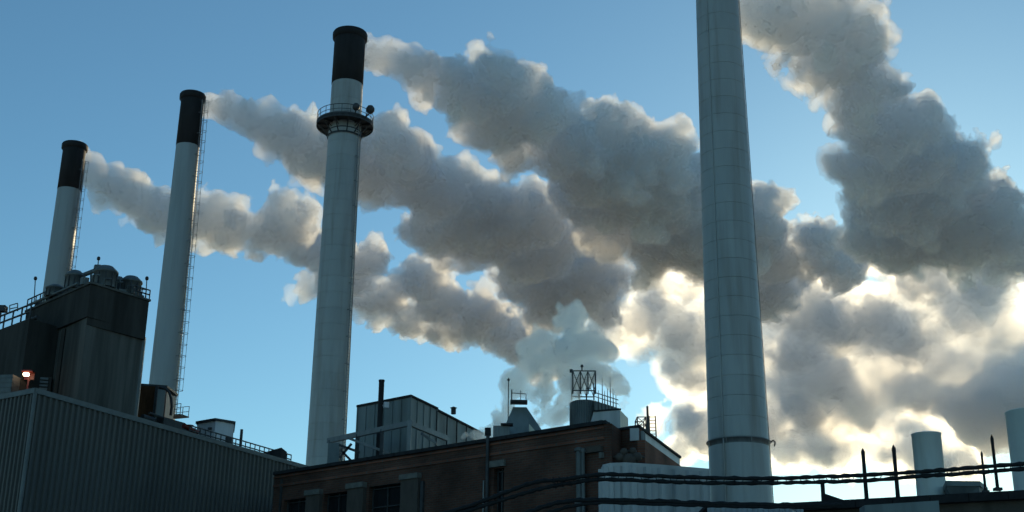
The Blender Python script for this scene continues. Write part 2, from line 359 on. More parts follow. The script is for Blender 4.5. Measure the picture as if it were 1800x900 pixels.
# ------------------------------------------------------------------ smokestacks
def stack_axis(px, py, Y):
    p = atY(px, py, Y); return (p.x, p.y)
def ladder(root, c, R, z0, z1, ang, cage=True, off=0.35, hw=0.24):
    """R(z) radius function; rails, rungs joined (each rung is under a pixel or two), hoops joined"""
    ca, sa = math.cos(ang), math.sin(ang); m = MB(); h = MB()
    def P(z, o, w): r = R(z) + o; return Vector((c[0] + ca * r - sa * w, c[1] + sa * r + ca * w, z))
    n = int((z1 - z0) / 6) + 1
    for w in (-hw, hw):
        m.tube([P(z0 + (z1 - z0) * i / n, off, w) for i in range(n + 1)], 0.04, 5)
    z = z0 + 0.15
    while z < z1: m.tube([P(z, off, -hw), P(z, off, hw)], 0.022, 4); z += 0.33
    z = z0 + 1
    while z < z1:
        for w in (-hw, hw): m.bar(P(z, -0.03, w), P(z, off, w), 0.05)
        z += 2.6
    o = m.build('ladder', M['galv'], root)
    if cage:
        z = z0 + 2.4; zs = []
        while z < z1: zs.append(z); z += 1.25
        for z in zs:
            h.tube([P(z, off + 0.72 * math.sin(math.pi * i / 8), -hw * 1.5 * math.cos(math.pi * i / 8)) for i in range(9)], 0.03, 4)
        for k in (2, 4, 6):
            h.tube([P(z, off + 0.72 * math.sin(math.pi * k / 8), -hw * 1.5 * math.cos(math.pi * k / 8)) for z in (zs[0], (zs[0] + zs[-1]) / 2, zs[-1])], 0.022, 4)
        h.build('safety_cage', M['galv'], root)
    return o

def smokestack(c, r0, r1, ztop, zcap, label, courses=None, lad=None, z_first=0.0, mat_='shell'):
    root = empty('smokestack', (c[0], c[1], 0), label, 'smokestack', 'tall round smokestacks of the power plant')
    R = lambda z: r0 + (r1 - r0) * z / ztop
    zc = zcap if zcap else ztop
    if courses:
        z = z_first
        if z > 0:
            MB().lathe(c, [(R(0), 0), (R(z) , z)], 64).build('shell', M[mat_], root)
        while z < zc - 0.01:
            z2 = min(z + courses, zc); g = 0.022
            MB().lathe(c, [(R(z) - g, z), (R(z), z + g), (R(z2), z2 - g), (R(z2) - g, z2)], 64, smooth=False).build('shell_course', M[mat_], root)
            z = z2
    else:
        MB().lathe(c, [(R(0), 0), (R(zc), zc)], 56).build('shell', M[mat_], root)
    if zcap:
        t = MB(); t.lathe(c, [(R(zcap) - 0.02, zcap), (R(zcap) + 0.03, zcap + 0.02), (R(ztop) + 0.03, ztop - 0.9), (R(ztop) + 0.03, ztop), (R(ztop) - 0.15, ztop), (R(ztop) - 0.2, ztop - 6)], 56)
        t.build('black_tip', M['black'], root)
        k = MB(); k.lathe(c, [(R(ztop) + 0.03, ztop - 0.75), (R(ztop) + 0.22, ztop - 0.62), (R(ztop) + 0.24, ztop - 0.1), (R(ztop) + 0.16, ztop + 0.05), (R(ztop) - 0.1, ztop + 0.05), (R(ztop) - 0.12, ztop - 1.0)], 56)
        k.build('rim', M['black'], root)
    if lad: ladder(root, c, R, *lad)
    return root, R

# first (leftmost), behind the concrete tower
c1 = stack_axis(121.5, 335, 150)
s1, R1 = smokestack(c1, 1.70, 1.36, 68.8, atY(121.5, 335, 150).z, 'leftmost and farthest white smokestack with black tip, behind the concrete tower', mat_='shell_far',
                    lad=(20, 66.5, math.radians(-22)))
c2 = stack_axis(330, 258, 135)
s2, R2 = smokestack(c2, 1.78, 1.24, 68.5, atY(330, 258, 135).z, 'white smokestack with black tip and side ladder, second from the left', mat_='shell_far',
                    lad=(atY(305, 722, 133).z, 67.6, math.radians(-24)))
# ladder foot platform of the second stack
pz = atY(305, 728, 133).z
pl = MB(); a = math.radians(-24); pc = (c2[0] + math.cos(a) * 2.3, c2[1] + math.sin(a) * 2.3)
pl.box((pc[0], pc[1], pz), (1.7, 1.5, 0.12), a)
for sx in (-.8, 0, .8):
    for sy in (-.7, .7):
        q = Matrix.Rotation(a, 3, 'Z') @ Vector((sx, sy, 0)); pl.bar((pc[0] + q.x, pc[1] + q.y, pz), (pc[0] + q.x, pc[1] + q.y, pz + 1.15), 0.06)
for sy in (-.7, .7):
    for hh in (.6, 1.15):
        q = Matrix.Rotation(a, 3, 'Z') @ Vector((-.8, sy, 0)); q2 = Matrix.Rotation(a, 3, 'Z') @ Vector((.8, sy, 0))
        pl.bar((pc[0] + q.x, pc[1] + q.y, pz + hh), (pc[0] + q2.x, pc[1] + q2.y, pz + hh), 0.05)
pl.build('ladder_platform', M['steel'], s2)

c3 = stack_axis(610.5, 150, 117)
ztop3 = atY(614, 60, 117).z
s3, R3 = smokestack(c3, 1.86, 1.52, ztop3, atY(611, 150, 117).z, 'tall pale smokestack with black tip and round railed platform near its top', courses=1.55,
                    z_first=15.5, lad=(18, atY(604, 215, 117).z, math.radians(-28), False, 0.22, 0.2))
# platform with brackets, railing and lights
zp = atY(605, 222, 117).z; rp = 2.8
pm = MB(); pm.lathe(c3, [(R3(zp) + 0.02, zp), (rp, zp), (rp, zp + 0.12), (R3(zp) + 0.02, zp + 0.12)], 48, smooth=False)
plat = pm.build('platform_deck', M['steel'], s3)
kp = MB(); kp.ring(c3, rp - 0.05, zp + 1.15, 0.035); kp.ring(c3, rp - 0.05, zp + 0.65, 0.028); kp.lathe(c3, [(rp, zp - .15), (rp, zp + 0.3)], 48)
for k in range(20):
    a = 2 * math.pi * k / 20; x, y = c3[0] + (rp - .05) * math.cos(a), c3[1] + (rp - .05) * math.sin(a)
    kp.bar((x, y, zp), (x, y, zp + 1.15), 0.05)
kp.build('platform_railing', M['steel'], s3)
for k in range(12):
    a = 2 * math.pi * (k + .5) / 12; ca, sa = math.cos(a), math.sin(a); b = MB()
    b.bar((c3[0] + ca * (rp - .1), c3[1] + sa * (rp - .1), zp - .02), (c3[0] + ca * R3(zp), c3[1] + sa * R3(zp), zp - 1.15), 0.09)
    b.bar((c3[0] + ca * (rp - .05), c3[1] + sa * (rp - .05), zp - .06), (c3[0] + ca * R3(zp), c3[1] + sa * R3(zp), zp - .06), 0.11)
    b.bar((c3[0] + ca * (rp - .35), c3[1] + sa * (rp - .35), zp - .1), (c3[0] + ca * R3(zp), c3[1] + sa * R3(zp), zp - .5), 0.06)
    b.build('bracket', M['steel'], s3)
cb = MB(); cb.lathe(c3, [(R3(zp) + .10, zp - 1.35), (R3(zp) + .12, zp - 1.28), (R3(zp) + .06, zp - 1.15)], 48); cb.lathe(c3, [(R3(zp)+.01, zp - .75), (R3(zp) + .09, zp - .7), (R3(zp) + .01, zp - .64)], 48)
cb.build('collar', M['steel'], s3)
for (px, py, rr, YY) in ((651, 193, 0.42, 114.8), (626, 188, 0.36, 114.3)):
    p = atY(px, py, YY); d = MB()
    d.lathe((p.x, p.y), [(0.0, p.z - rr), (rr * .5, p.z - rr * .9), (rr, p.z - rr * .3), (rr * .97, p.z + rr * .4), (rr * .6, p.z + rr * .95), (0.0, p.z + rr * 1.1)], 14)
    ar = math.atan2(p.y - c3[1], p.x - c3[0]); q = (c3[0] + math.cos(ar) * (rp - .1), c3[1] + math.sin(ar) * (rp - .1), zp + .1)
    d.bar(q, (p.x, p.y, p.z - rr * .8), 0.09); d.bar(q, (p.x, p.y, p.z - rr * .8 + .5), 0.05)
    tag(d.build('warning_light', M['steel'], None, (p.x, p.y, zp)), 'dark domed light above the %s of the round platform railing' % ('right side' if px > 640 else 'front'), 'warning light', 'domed lights on the platform')

c4 = stack_axis(1300.5, 830, 80)
zr = atY(1300, 768, 78.2).z
s4, R4 = smokestack(c4, 2.08, 1.42, 53.0, None, 'thick pale blue-grey smokestack running out of the top of the picture', courses=1.28,
                    z_first=zr + .07, lad=None)
rb = MB(); rb.lathe(c4, [(R4(zr), zr - .35), (R4(zr) + .04, zr - .03), (R4(zr) + .13, zr - .03), (R4(zr) + .13, zr + .03), (R4(zr), zr + .03)], 64)
for k in range(8):
    a = 2 * math.pi * (k + .3) / 8; rb.bar((c4[0] + math.cos(a) * (R4(zr) + .08), c4[1] + math.sin(a) * (R4(zr) + .08), zr - .3), (c4[0] + math.cos(a) * (R4(zr) + .12), c4[1] + math.sin(a) * (R4(zr) + .12), zr + .0), 0.07, .04)
rb.build('ring_band', M['galv'], s4)
hk = MB(); p = Vector((c4[0] + R4(zr) + .1, c4[1] - .3, zr)); hk.tube([p, p + Vector((.14, 0, .12)), p + Vector((.26, 0, 0)), p + Vector((.2, 0, -.25))], .05, 6); hk.build('bracket', M['steel'], s4)
cd = MB(); a = math.radians(-90 - 38)
cd.tube([(c4[0] + math.cos(a) * (R4(z) + .04), c4[1] + math.sin(a) * (R4(z) + .04), z) for z in (2, 15, 30, 52)], .05, 6); cd.build('conduit', M['shell'], s4)
ld = MB(); a = math.radians(4)
for z in np.arange(8, 52.5, 1.0):
    ld.bar((c4[0] + math.cos(a) * R4(z), c4[1] + math.sin(a) * R4(z), z), (c4[0] + math.cos(a) * (R4(z) + .1), c4[1] + math.sin(a) * (R4(z) + .1), z), 0.05)
ld.tube([(c4[0] + math.cos(a) * (R4(z) + .1), c4[1] + math.sin(a) * (R4(z) + .1), z) for z in (2, 15, 30, 52)], .025, 5); ld.build('lightning_rod_line', M['galv'], s4)
tc_ = MB(); tc_.lathe(c4, [(R4(53), 53.0), (R4(53) - .15, 53.0), (R4(53) - .2, 47)], 64); tc_.build('rim', M['black'], s4)

# ------------------------------------------------------------------ corrugated building on the left
def corrugate(m, A, B, z0, z1, pitch=0.42, depth=0.10, out=1):
    """trapezoid ribs standing between plan points A and B"""
    A = Vector((A[0], A[1])); B = Vector((B[0], B[1])); d = (B - A); L = d.length; d.normalize(); n = Vector((d.y, -d.x)) * out
    k = max(1, int(L / pitch)); p = L / k; pts = []
    for i in range(k):
        for t, o in ((0, 0), (.22, 0), (.34, 1), (.66, 1), (.78, 0)): pts.append(A + d * (i + t) * p + n * depth * o)
    pts.append(B); vs = [(q.x, q.y, z) for z in (z0, z1) for q in pts]; w = len(pts)
    m.add(vs, [(i, i + 1, w + i + 1, w + i) for i in range(w - 1)])
zA = 14.0
A0 = atz(62, 690, zA); A1 = atz(540, 825, zA); A2 = atz(-200, 740, zA)
A0, A1, A2 = [Vector((q.x, q.y)) for q in (A0, A1, A2)]
bA = empty('corrugated_building', (A0.x, A0.y, 0), 'dark grey-green corrugated metal building filling the lower left', 'building')
n_sh = 20
for i in range(n_sh):                                   # cladding sheets along the long side, lapped at their joints
    m = MB(); a_ = A0.lerp(A1, i / n_sh); b_ = A0.lerp(A1, (i + 1) / n_sh); corrugate(m, a_, b_, 0, zA, pitch=0.25, depth=0.085)
    m.build('cladding_sheet', M['corr'], bA)
for i in range(10):
    m = MB(); a_ = A2.lerp(A0, i / 10); b_ = A2.lerp(A0, (i + 1) / 10); corrugate(m, a_, b_, 0, zA, pitch=0.25, depth=0.085)
    m.build('cladding_sheet', M['corr'], bA)
dA = (A1 - A0).normalized(); nA = Vector((dA.y, -dA.x)); dB = (A0 - A2).normalized(); nB = Vector((dB.y, -dB.x))
m = MB(); m.tube([(A0.x + .02, A0.y - .05, 0), (A0.x + .02, A0.y - .05, zA)], .09, 6); m.build('corner_trim', M['trim'], bA)
def coping(m, A, B, z, h, w, n, ovh=.12):
    a, b = A + n * ovh, B + n * ovh; c, d_ = B - n * w, A - n * w
    m.prism([(a.x, a.y), (b.x, b.y), (c.x, c.y), (d_.x, d_.y)], z, z + h)
m = MB(); coping(m, A0 + dA * -.1, A1, zA - .05, .22, .45, nA); m.build('roof_trim', M['trim'], bA)
m = MB(); coping(m, A2, A0 + dB * .1, zA - .047, .216, .45, nB); m.build('roof_trim', M['trim'], bA)
bk = A1 + Vector((-dA.y, dA.x)) * 12; bk2 = A2 + Vector((-dA.y, dA.x)) * 4
m = MB(); m.prism([(A0.x - .1, A0.y + .4), (A1.x - .3, A1.y), (bk.x, bk.y), (bk2.x, bk2.y), (A2.x, A2.y + .4)], .1, zA - .1); m.build('roof', M['tar'], bA)

# ------------------------------------------------------------------ concrete tower
zt = 20.0
def P2(px, py, z): q = atz(px, py, z); return Vector((q.x, q.y))
T_P, T_Q, T_S = P2(160, 499, zt), P2(262, 530, zt), P2(46, 549, zt)
tw = empty('concrete_tower', (T_P.x, T_P.y, 0), 'stained concrete tower with machinery on its roof, rising behind the corrugated wall', 'building')
dr = (T_Q - T_P).normalized(); dl = (T_S - T_P).normalized()
far = T_Q + dl * 7.0; fr2 = T_S + dr * 3.0
zband = zt - 1.55
m = MB(); m.prism([T_P, T_Q, far, fr2, T_S], zband, zt); m.build('parapet', M['conc_dark'], tw)
m = MB()
for a_, b_ in ((T_P, T_Q), (T_S, T_P)):
    d_ = (b_ - a_).normalized(); n_ = Vector((d_.y, -d_.x)); coping(m, a_ - d_ * .06, b_ + d_ * .06, zt + .004, .10, .3, n_, .06)
m.build('parapet_cap', M['conc'], tw)
inner_P = T_P + (dr + dl) * 0.30
bodyQ = T_Q + dl * .07 - dr * .05
ch = P2(98, 541, zband); chd = (ch - T_P)
# body: right face, chamfered middle face and left face
b1 = T_P + dr * 0.07 + dl * 0.08; b0 = T_P + dl * 2.3 + dr * .16; bS = T_S + dr * .16 + dl * .02
m = MB(); m.prism([b1, bodyQ, far + dr * -.3, fr2, bS, b0], 0, zband - .003); m.build('wall', M['conc'], tw)
m = MB(); q0 = b1 * .0 + b1; m.prism([b1 + (b1 - T_P) * -.35, bodyQ + dl * -.15, bodyQ + dl * .2, b1 + (b1 - T_P) * .3], zband - .35, zband - .006); m.build('ledge', M['conc_dark'], tw)
m = MB(); m.bar((b0.x - .04, b0.y - .06, 2), (b0.x - .04, b0.y - .06, zband - .1), .16); m.build('corner_strip', M['conc_dark'], tw)
q = bodyQ + dr * .04; m = MB(); m.bar((q.x, q.y, 9), (q.x, q.y, zband - .2), .14); m.build('downpipe', M['trim'], tw)

# tower-top machinery: positions read along the parapet
def drum(name, px, py, z, r, h, label, axis=None, group='round housings on the concrete tower roof', Yd=None, mt='fan'):
    """vertical drum with domed lid whose base centre projects to (px,py)"""
    p = atY(px, py, Yd) if Yd else atz(px, py, z)
    root = empty(name, (p.x, p.y, p.z), label, 'exhaust fan', group)
    b = MB(); b.lathe((p.x, p.y), [(r, p.z), (r, p.z + h * .62), (r * 1.12, p.z + h * .64), (r * 1.12, p.z + h * .72), (r * .95, p.z + h * .8), (r * .6, p.z + h * .96), (0, p.z + h)], 16); b.build('housing', M[mt], root)
    f = MB()
    for k in range(10):
        a = 2 * math.pi * k / 10; f.box((p.x + r * math.cos(a), p.y + r * math.sin(a), p.z + h * .3), (.06, .05, h * .58), a)
    f.build('rib', M['steel'], root)
    return root
for px, py, Yd, r, h, lb in ((183, 506, 58.0, .52, 1.08, 'largest domed fan housing, at the middle of the tower roof edge'),
                             (228, 520, 59.2, .48, .98, 'domed fan housing nearest the right corner of the tower roof'),
                             (129, 508, 58.6, .42, .92, 'squat fan housing left of the sloping pipe on the tower roof'),
                             (206, 512, 59.8, .28, .75, 'small domed vent between the two larger housings on the tower'),
                             (96, 522, 59.5, .42, .6, 'low round housing in front of the farthest white smokestack')):
    drum('exhaust_fan', px, py, None, r, h, lb, Yd=Yd)
pp = MB(); pa, pb = atY(122, 493, 59), atY(171, 474, 59); pp.tube([pa + Vector((0, 0, -.5)), pa, pb, pb + Vector((.25, 0, -.15)), pb + Vector((.3, 0, -.9))], .11, 8)
pp.tube([atY(140, 488, 59), atY(140, 505, 59)], .05, 6); pp.tube([atY(160, 480, 59), atY(160, 503, 59)], .05, 6); pp.tube([pb + Vector((-.12, 0, .05)), pb + Vector((.16, 0, .05))], .2, 8)
tag(pp.build('sloping_pipe', M['fan'], None, pa), 'sloping grey pipe between the fan housings on the tower roof', 'pipe')
for px, y0, y1, Yd, lb in ((62, 530, 492, 61, 'thin post with round light at the left corner of the tower roof'),
                           (173, 478, 457, 59.5, 'short thin post with round light above the sloping pipe'),
                           (258, 528, 492, 59, 'thin post with hooked round light at the right corner of the tower roof')):
    a_, b_ = atY(px - 2, y0, Yd), atY(px, y1, Yd); root = empty('roof_light', a_, lb, 'roof light', 'round lights on thin posts on the tower roof')
    m = MB(); m.tube([a_, b_], .025, 5); m.build('post', M['steel'], root)
    m = MB(); m.lathe((b_.x, b_.y), [(0, b_.z - .02), (.07, b_.z), (.09, b_.z + .08), (.06, b_.z + .16), (0, b_.z + .18)], 10); m.build('lamp_head', M['steel'], root)
def railing(name, A, B, h, posts, label, z0=None, mt='steel', group=None, t=.045, mid=1):
    A = Vector(A); B = Vector(B); root = empty(name, A, label, 'railing', group)
    m = MB()
    for k in range(mid + 1):
        hh = h * (1 - k / (mid + 1)); m.tube([A + Vector((0, 0, hh)), B + Vector((0, 0, hh))], t * .8, 5)
    m.build('rail', M[mt], root)
    for i in range(posts):
        p = A.lerp(B, i / (posts - 1)); q = MB(); q.bar(p, p + Vector((0, 0, h)), t); q.build('post', M[mt], root)
    return root
zz = zt + .1
railing('tower_railing', (*(T_P.lerp(T_Q, .72)), zz), (*T_Q, zz), .45, 5, 'low railing along the right edge of the concrete tower roof')
railing('tower_railing', (*T_S, zz), (*(T_S.lerp(T_P, .35)), zz), .55, 6, 'low railing along the left edge of the concrete tower roof')
# clutter (pipe racks) along the left parapet
m = MB()
for t_, hh in ((.12, .4), (.3, .3), (.42, .45), (.52, .3), (.62, .38)):
    q = T_S.lerp(T_P, t_); m.box((q.x + .1, q.y + .3, zz + hh / 2), (.34, .3, hh), .3)
m.tube([(*(T_S.lerp(T_P, .05)), zz + .22), (*(T_S.lerp(T_P, .8)), zz + .22)], .07, 6)
tag(m.build('pipe_rack', M['fan'], None, (*T_S, zz)), 'low pipes and boxes along the left parapet of the concrete tower', 'pipes')

m = MB()
rr_ = random.Random(5)
for k in range(16):
    q = T_P.lerp(T_Q, k / 16) + dl * rr_.uniform(.3, .9); h_ = rr_.uniform(.12, .42); m.box((q.x, q.y, zz + h_ / 2), (rr_.uniform(.1, .35), rr_.uniform(.1, .3), h_), rr_.uniform(0, 1))
for k in range(5):
    q = T_P.lerp(T_Q, .08 + k * .2) + dl * .4; m.tube([(*q, zz), (*q, zz + .5), (q.x + .3, q.y, zz + .5)], .045, 6)
tag(m.build('roof_clutter', M['fan'], None, (*T_P, zz)), 'low boxes and stub pipes between the fan housings on the tower roof', 'roof equipment')
# lower roof to the left of the tower
zl = 18.6
L0, L1 = P2(52, 560, zl), P2(-160, 640, zl)
la = empty('side_annex', (L0.x, L0.y, 0), 'dark concrete annex with railed roof at the far left edge', 'building')
m = MB(); m.prism([L0, L1, L1 + dr * 5, L0 + dr * 5], 0, zl); m.build('wall', M['conc_dark'], la)
m = MB(); m.tube([(*L0, zl + .35), (*L1, zl + .35)], .05, 6); m.tube([(*L0, zl + .7), (*L1, zl + .7)], .05, 6)
for i in range(16):
    q = L0.lerp(L1, i / 15); m.bar((*q, zl), (*q, zl + .72), .06)
m.tube([(*(L0 + dr * .4), zl + .16), (*(L1 + dr * .4), zl + .16)], .1, 6)
m.build('roof_railing', M['steel'], la)
p = atY(2, 543, 60); q = MB(); q.box(p, (.5, .4, .28)); q.bar(p, p - Vector((0, 0, .8)), .08); tag(q.build('vent_box', M['steel'], None, p), 'small dark box above the railing at the far left edge', 'vent')
a_, b_ = atY(16, 552, 60), atY(32, 534, 60)
q = MB()
for (x0, y0, x1, y1) in ((17, 549, 17, 537), (31, 547, 31, 533), (17, 537, 31, 533), (17, 543, 31, 540)): q.bar(atY(x0, y0, 60), atY(x1, y1, 60), .04)
tag(q.build('roof_frame', M['galv'], None, a_), 'small thin metal frame on the roof at the far left', 'metal frame')

# lit lamp by the louvred unit
p = atY(46, 658, 57)
root = empty('wall_lamp', p, 'glowing orange-white lamp in a dark red housing beside the louvred unit', 'lamp')
m = MB(); m.lathe((p.x, p.y), [(0, p.z - .09), (.12, p.z - .07), (.15, p.z), (.12, p.z + .06), (0, p.z + .09)], 12); m.build('bulb', M['lamp'], root)
m = MB(); m.box(p + Vector((0, .2, .17)), (.5, .4, .07)); m.box(p + Vector((0, .42, 0)), (.46, .05, .3)); m.bar(p + Vector((0, .4, .1)), p + Vector((0, .4, -.7)), .08); m.build('hood', M['red'], root)
a_ = atY(32, 683, 57.5); root = empty('louvred_unit', a_, 'dark louvred box under the glowing lamp above the corrugated roof corner', 'vent unit')
c_ = atY(60, 668, 58.3); m = MB(); m.box(c_ + Vector((0, .3, -.6)), (1.4, .9, 1.5), .25); m.build('casing', M['conc_dark'], root)
for k in range(8):
    s_ = MB(); s_.box(c_ + Vector((.03, -.2, .05 - k * .16)), (1.3, .05, .1), .25); s_.build('slat', M['fan'], root)
a_ = atY(14, 656, 56.5); m = MB(); m.box(atY(8, 676, 56.8) + Vector((-.5, .3, -.2)), (1.9, .7, 1.25), -.15)
for k in range(5): m.box(atY(8, 676, 56.8) + Vector((-.5, -.04, .3 - k * .22)), (1.86, .06, .05), -.15)
tag(m.build('duct_box', M['fan'], None, a_), 'blue-grey ribbed metal box at the left edge, left of the lamp', 'duct')

# ------------------------------------------------------------------ things between the tower and the third stack
def quadbox(name, pts, z0, z1, mt, parent=None, **k):
    m = MB(); m.prism(pts, z0, z1, **k); return m.build(name, M[mt], parent, None if parent else (pts[0][0], pts[0][1], z0))
YD = 66.0
r_ = empty('duct_housing', atY(275, 730, YD), 'rust-brown housing with grey door at the foot of the second smokestack', 'duct housing')
zt_ = atY(275, 678, YD).z; zb_ = atY(275, 735, YD).z - 2
a_, b_, c_, d_ = atY(252, 690, YD), atY(268, 690, YD), atY(272, 690, YD - .02), atY(297, 690, YD + 1.2)
m = MB(); m.prism([(a_.x - .6, YD + .1), (c_.x, YD + .1), (c_.x + .1, YD + 2), (a_.x - .6, YD + 2)], zb_, zt_); m.build('housing', M['rust'], r_)
m = MB(); m.prism([(c_.x, YD), (d_.x, YD + .5), (d_.x + .1, YD + 2.2), (c_.x + .1, YD + 2)], zb_, zt_ - .12); m.build('side_panel', M['clad'], r_)
m = MB(); m.prism([(a_.x - .65, YD - .1), (d_.x + .1, YD + .4), (d_.x + .2, YD + 2.3), (a_.x - .65, YD + 2.1)], zt_, zt_ + .12); m.build('roof', M['steel'], r_)
m = MB(); m.bar((c_.x + .1, YD - .06, zb_), (c_.x + .1, YD - .06, zt_), .12); m.bar((c_.x + .55, YD + .15, zb_), (c_.x + .55, YD + .15, zt_ - .2), .06); m.build('frame', M['steel'], r_)
pts = [atY(x, y, YD) for x, y in ((281, 681), (290, 683), (297, 689), (301, 700), (302, 715), (300, 730))]
m = MB(); m.tube(pts, .07, 8); tag(m.build('bent_pipe', M['steel'], None, pts[-1]), 'thin dark pipe bending down beside the rust-brown housing', 'pipe')
# duct run sloping away along the roof edge
m = MB()
for (x0, y0, x1, y1, w, Y_) in ((250, 733, 345, 766, .34, 63.5), (250, 741, 345, 772, .22, 63.2), (262, 726, 342, 756, .16, 64.2)):
    m.tube([atY(x0, y0, Y_), atY(x1, y1, Y_ + 2.5)], w / 2, 8)
for t_ in np.linspace(0, 1, 8):
    a_ = atY(252 + 90 * t_, 730 + 27 * t_, 63.8 + 2.2 * t_); m.bar(a_, a_ + Vector((0, 0, -.9)), .09)
m.box(atY(300, 746, 64.6), (1.6, .5, .4), 1.1)
tag(m.build('pipe_run', M['steel'], None, atY(250, 745, 63)), 'dark pipe run along the roof edge between tower and white penthouse', 'pipes')
m = MB(); p = atY(323, 748, 63.5); m.tube([p, p + Vector((.5, .8, -.18))], .13, 8); m.lathe((p.x + .25, p.y + .2), [(.03, p.z), (.2, p.z + .02), (.2, p.z + .06), (.03, p.z + .08)], 12)
tag(m.build('red_valve', M['red'], None, p), 'small dull red valve on the dark pipe run', 'valve')
# white penthouse
pY = 66.5
f0, f1, f2 = atY(346, 752, pY + .6), atY(378, 752, pY - .2), atY(411, 752, pY + .5)
r_ = empty('roof_penthouse', (f0.x, f0.y, 13.5), 'small white box-shaped penthouse on the corrugated building roof', 'penthouse')
zt1 = atY(380, 737, pY).z; zl1 = atY(346, 744, pY + .6).z; zr1 = atY(411, 746, pY + .5).z
m = MB(); m.prism([(f0.x, f0.y), (f1.x, f1.y), (f2.x, f2.y), (f2.x - .5, f2.y + 2.2), (f0.x - .1, f0.y + 2.4)], 13.0, zt1 - .12); m.build('wall', M['white'], r_)
m = MB(); m.prism([(f0.x - .08, f0.y - .05), (f1.x, f1.y - .12), (f2.x + .08, f2.y - .05), (f2.x - .45, f2.y + 2.3), (f0.x - .15, f0.y + 2.5)], zt1 - .12, zt1); m.build('roof', M['steel'], r_)
m = MB(); p = atY(369, 753, pY - .1); m.box(p, (.2, .1, .1)); m.build('vent', M['steel'], r_)
m = MB(); m.tube([atY(350, 758, pY - .3), atY(354, 769, pY - .4), atY(366, 774, pY - .4), atY(408, 783, pY)], .05, 6); m.build('pipe', M['steel'], r_)
# long railing on the corrugated roof
ra = atY(352, 772, 63.8); rb_ = atY(531, 822, 70.5)
Apt = lambda t: A0.lerp(A1, t)
def onroof(px):
    best = min((abs((lambda c: 900 + F * c.x / -c.z)(ROT.transposed() @ (Vector((*Apt(t), zA)) - EYE)) - px), t) for t in np.linspace(0, 1.02, 400)); return Apt(best[1])
r0_, r1_ = onroof(352), onroof(529)
bkd = Vector((-dA.y, dA.x)) * .7
railing('roof_railing', (*(r0_ + bkd), zA), (*(r1_ + bkd), zA), .72, 22, 'long thin railing along the far roof edge of the corrugated building', t=.045, mid=2)
q = onroof(441) + bkd; m = MB(); m.tube([(*q, zA), (*q, atY(441, 755, q.y).z)], .075, 8); tag(m.build('roof_pipe', M['steel'], None, (*q, zA)), 'thin upright vent pipe behind the corrugated roof railing', 'vent pipe')
q = onroof(422) + bkd; m = MB(); m.box((*q, zA + .35), (.3, .3, .7)); tag(m.build('roof_box', M['steel'], None, (*q, zA)), 'small dark upright box on the corrugated roof railing', 'box')
q = onroof(492) + bkd * 1.5; m = MB(); m.prism([(q.x - .9, q.y), (q.x + .9, q.y - .2), (q.x + 1, q.y + 1), (q.x - .8, q.y + 1)], zA, [zA + .3, zA + .8, zA + .8, zA + .3]); tag(m.build('roof_hatch', M['tar'], None, (*q, zA)), 'low dark wedge-shaped hatch on the corrugated roof', 'hatch')

# ------------------------------------------------------------------ grey clad boiler house with steel frame and flue
zF = 20.0
F0, F1, F2, F3 = P2(722, 698, zF), P2(629, 716, zF), P2(768, 720, zF), P2(851, 763, zF)
bF = empty('boiler_house', (F0.x, F0.y, 0), 'grey metal-clad boiler house behind a steel frame, left of the roof steam', 'building')
back = F1 + (F2 - F0)
m = MB(); m.prism([F0, F1, back, F2], 0, zF); m.build('wall', M['clad'], bF)
m = MB(); u = (F0 - F1).normalized(); v = (F2 - F0).normalized(); o_ = .08
m.prism([F0 + (u - v) * o_, F1 + (-u - v) * o_, back + (-u + v) * o_, F2 + (u + v) * o_], zF, zF + .14); m.build('roof', M['tar'], bF)
m = MB(); e0 = F2; e1 = F3; nrm = Vector(((e1 - e0).y, -(e1 - e0).x)).normalized()
m.prism([e0 - nrm * .1, e1 - nrm * .1, e1 - nrm * 5, e0 - nrm * 5], 0, zF - .05); m.build('extension', M['clad'], bF)
m = MB(); coping(m, e0, e1, zF - .045, .13, 4.8, nrm, .0); m.build('extension_roof', M['tar'], bF)
def seams(A, B, n, z0, z1, parent, mt='clad', w=.07, off=.02):
    d_ = (B - A).normalized(); nn = Vector((d_.y, -d_.x))
    for i in range(n + 1):
        q = A.lerp(B, i / n) + nn * off; s_ = MB(); s_.box((q.x, q.y, (z0 + z1) / 2), (w, .06, z1 - z0), math.atan2(d_.y, d_.x)); s_.build('panel_seam', M[mt], parent)
seams(F1, F0, 6, 8, zF - .02, bF); seams(F0, F2, 4, 8, zF - .02, bF); seams(e0, e1, 5, 8, zF - .08, bF, 'tar', .09)
p = atY(797, 730, (F2.y + F3.y) / 2 - 2.5); m = MB(); m.lathe((p.x, p.y), [(.16, zF), (.16, zF + .35), (.24, zF + .4), (0, zF + .5)], 10); tag(m.build('roof_vent', M['steel'], None, (p.x, p.y, zF)), 'tiny round vent on the boiler house roof edge', 'vent')
fl = atY(671, 668, 77.5); m = MB(); m.tube([(fl.x, fl.y, 11), (fl.x, fl.y, fl.z)], .17, 10); m.tube([(fl.x, fl.y, fl.z - .1), (fl.x, fl.y, fl.z)], .19, 10)
tag(m.build('flue_pipe', M['black'], None, (fl.x, fl.y, 11)), 'slim black flue pipe in front of the boiler house', 'flue pipe')
p = atY(679, 712, 77.3); m = MB(); m.box(p, (.3, .2, .35), .4); m.bar(p, (fl.x, fl.y, p.z), .06); tag(m.build('flue_bracket_lamp', M['white'], None, p), 'small white fitting fixed beside the black flue pipe', 'fitting')
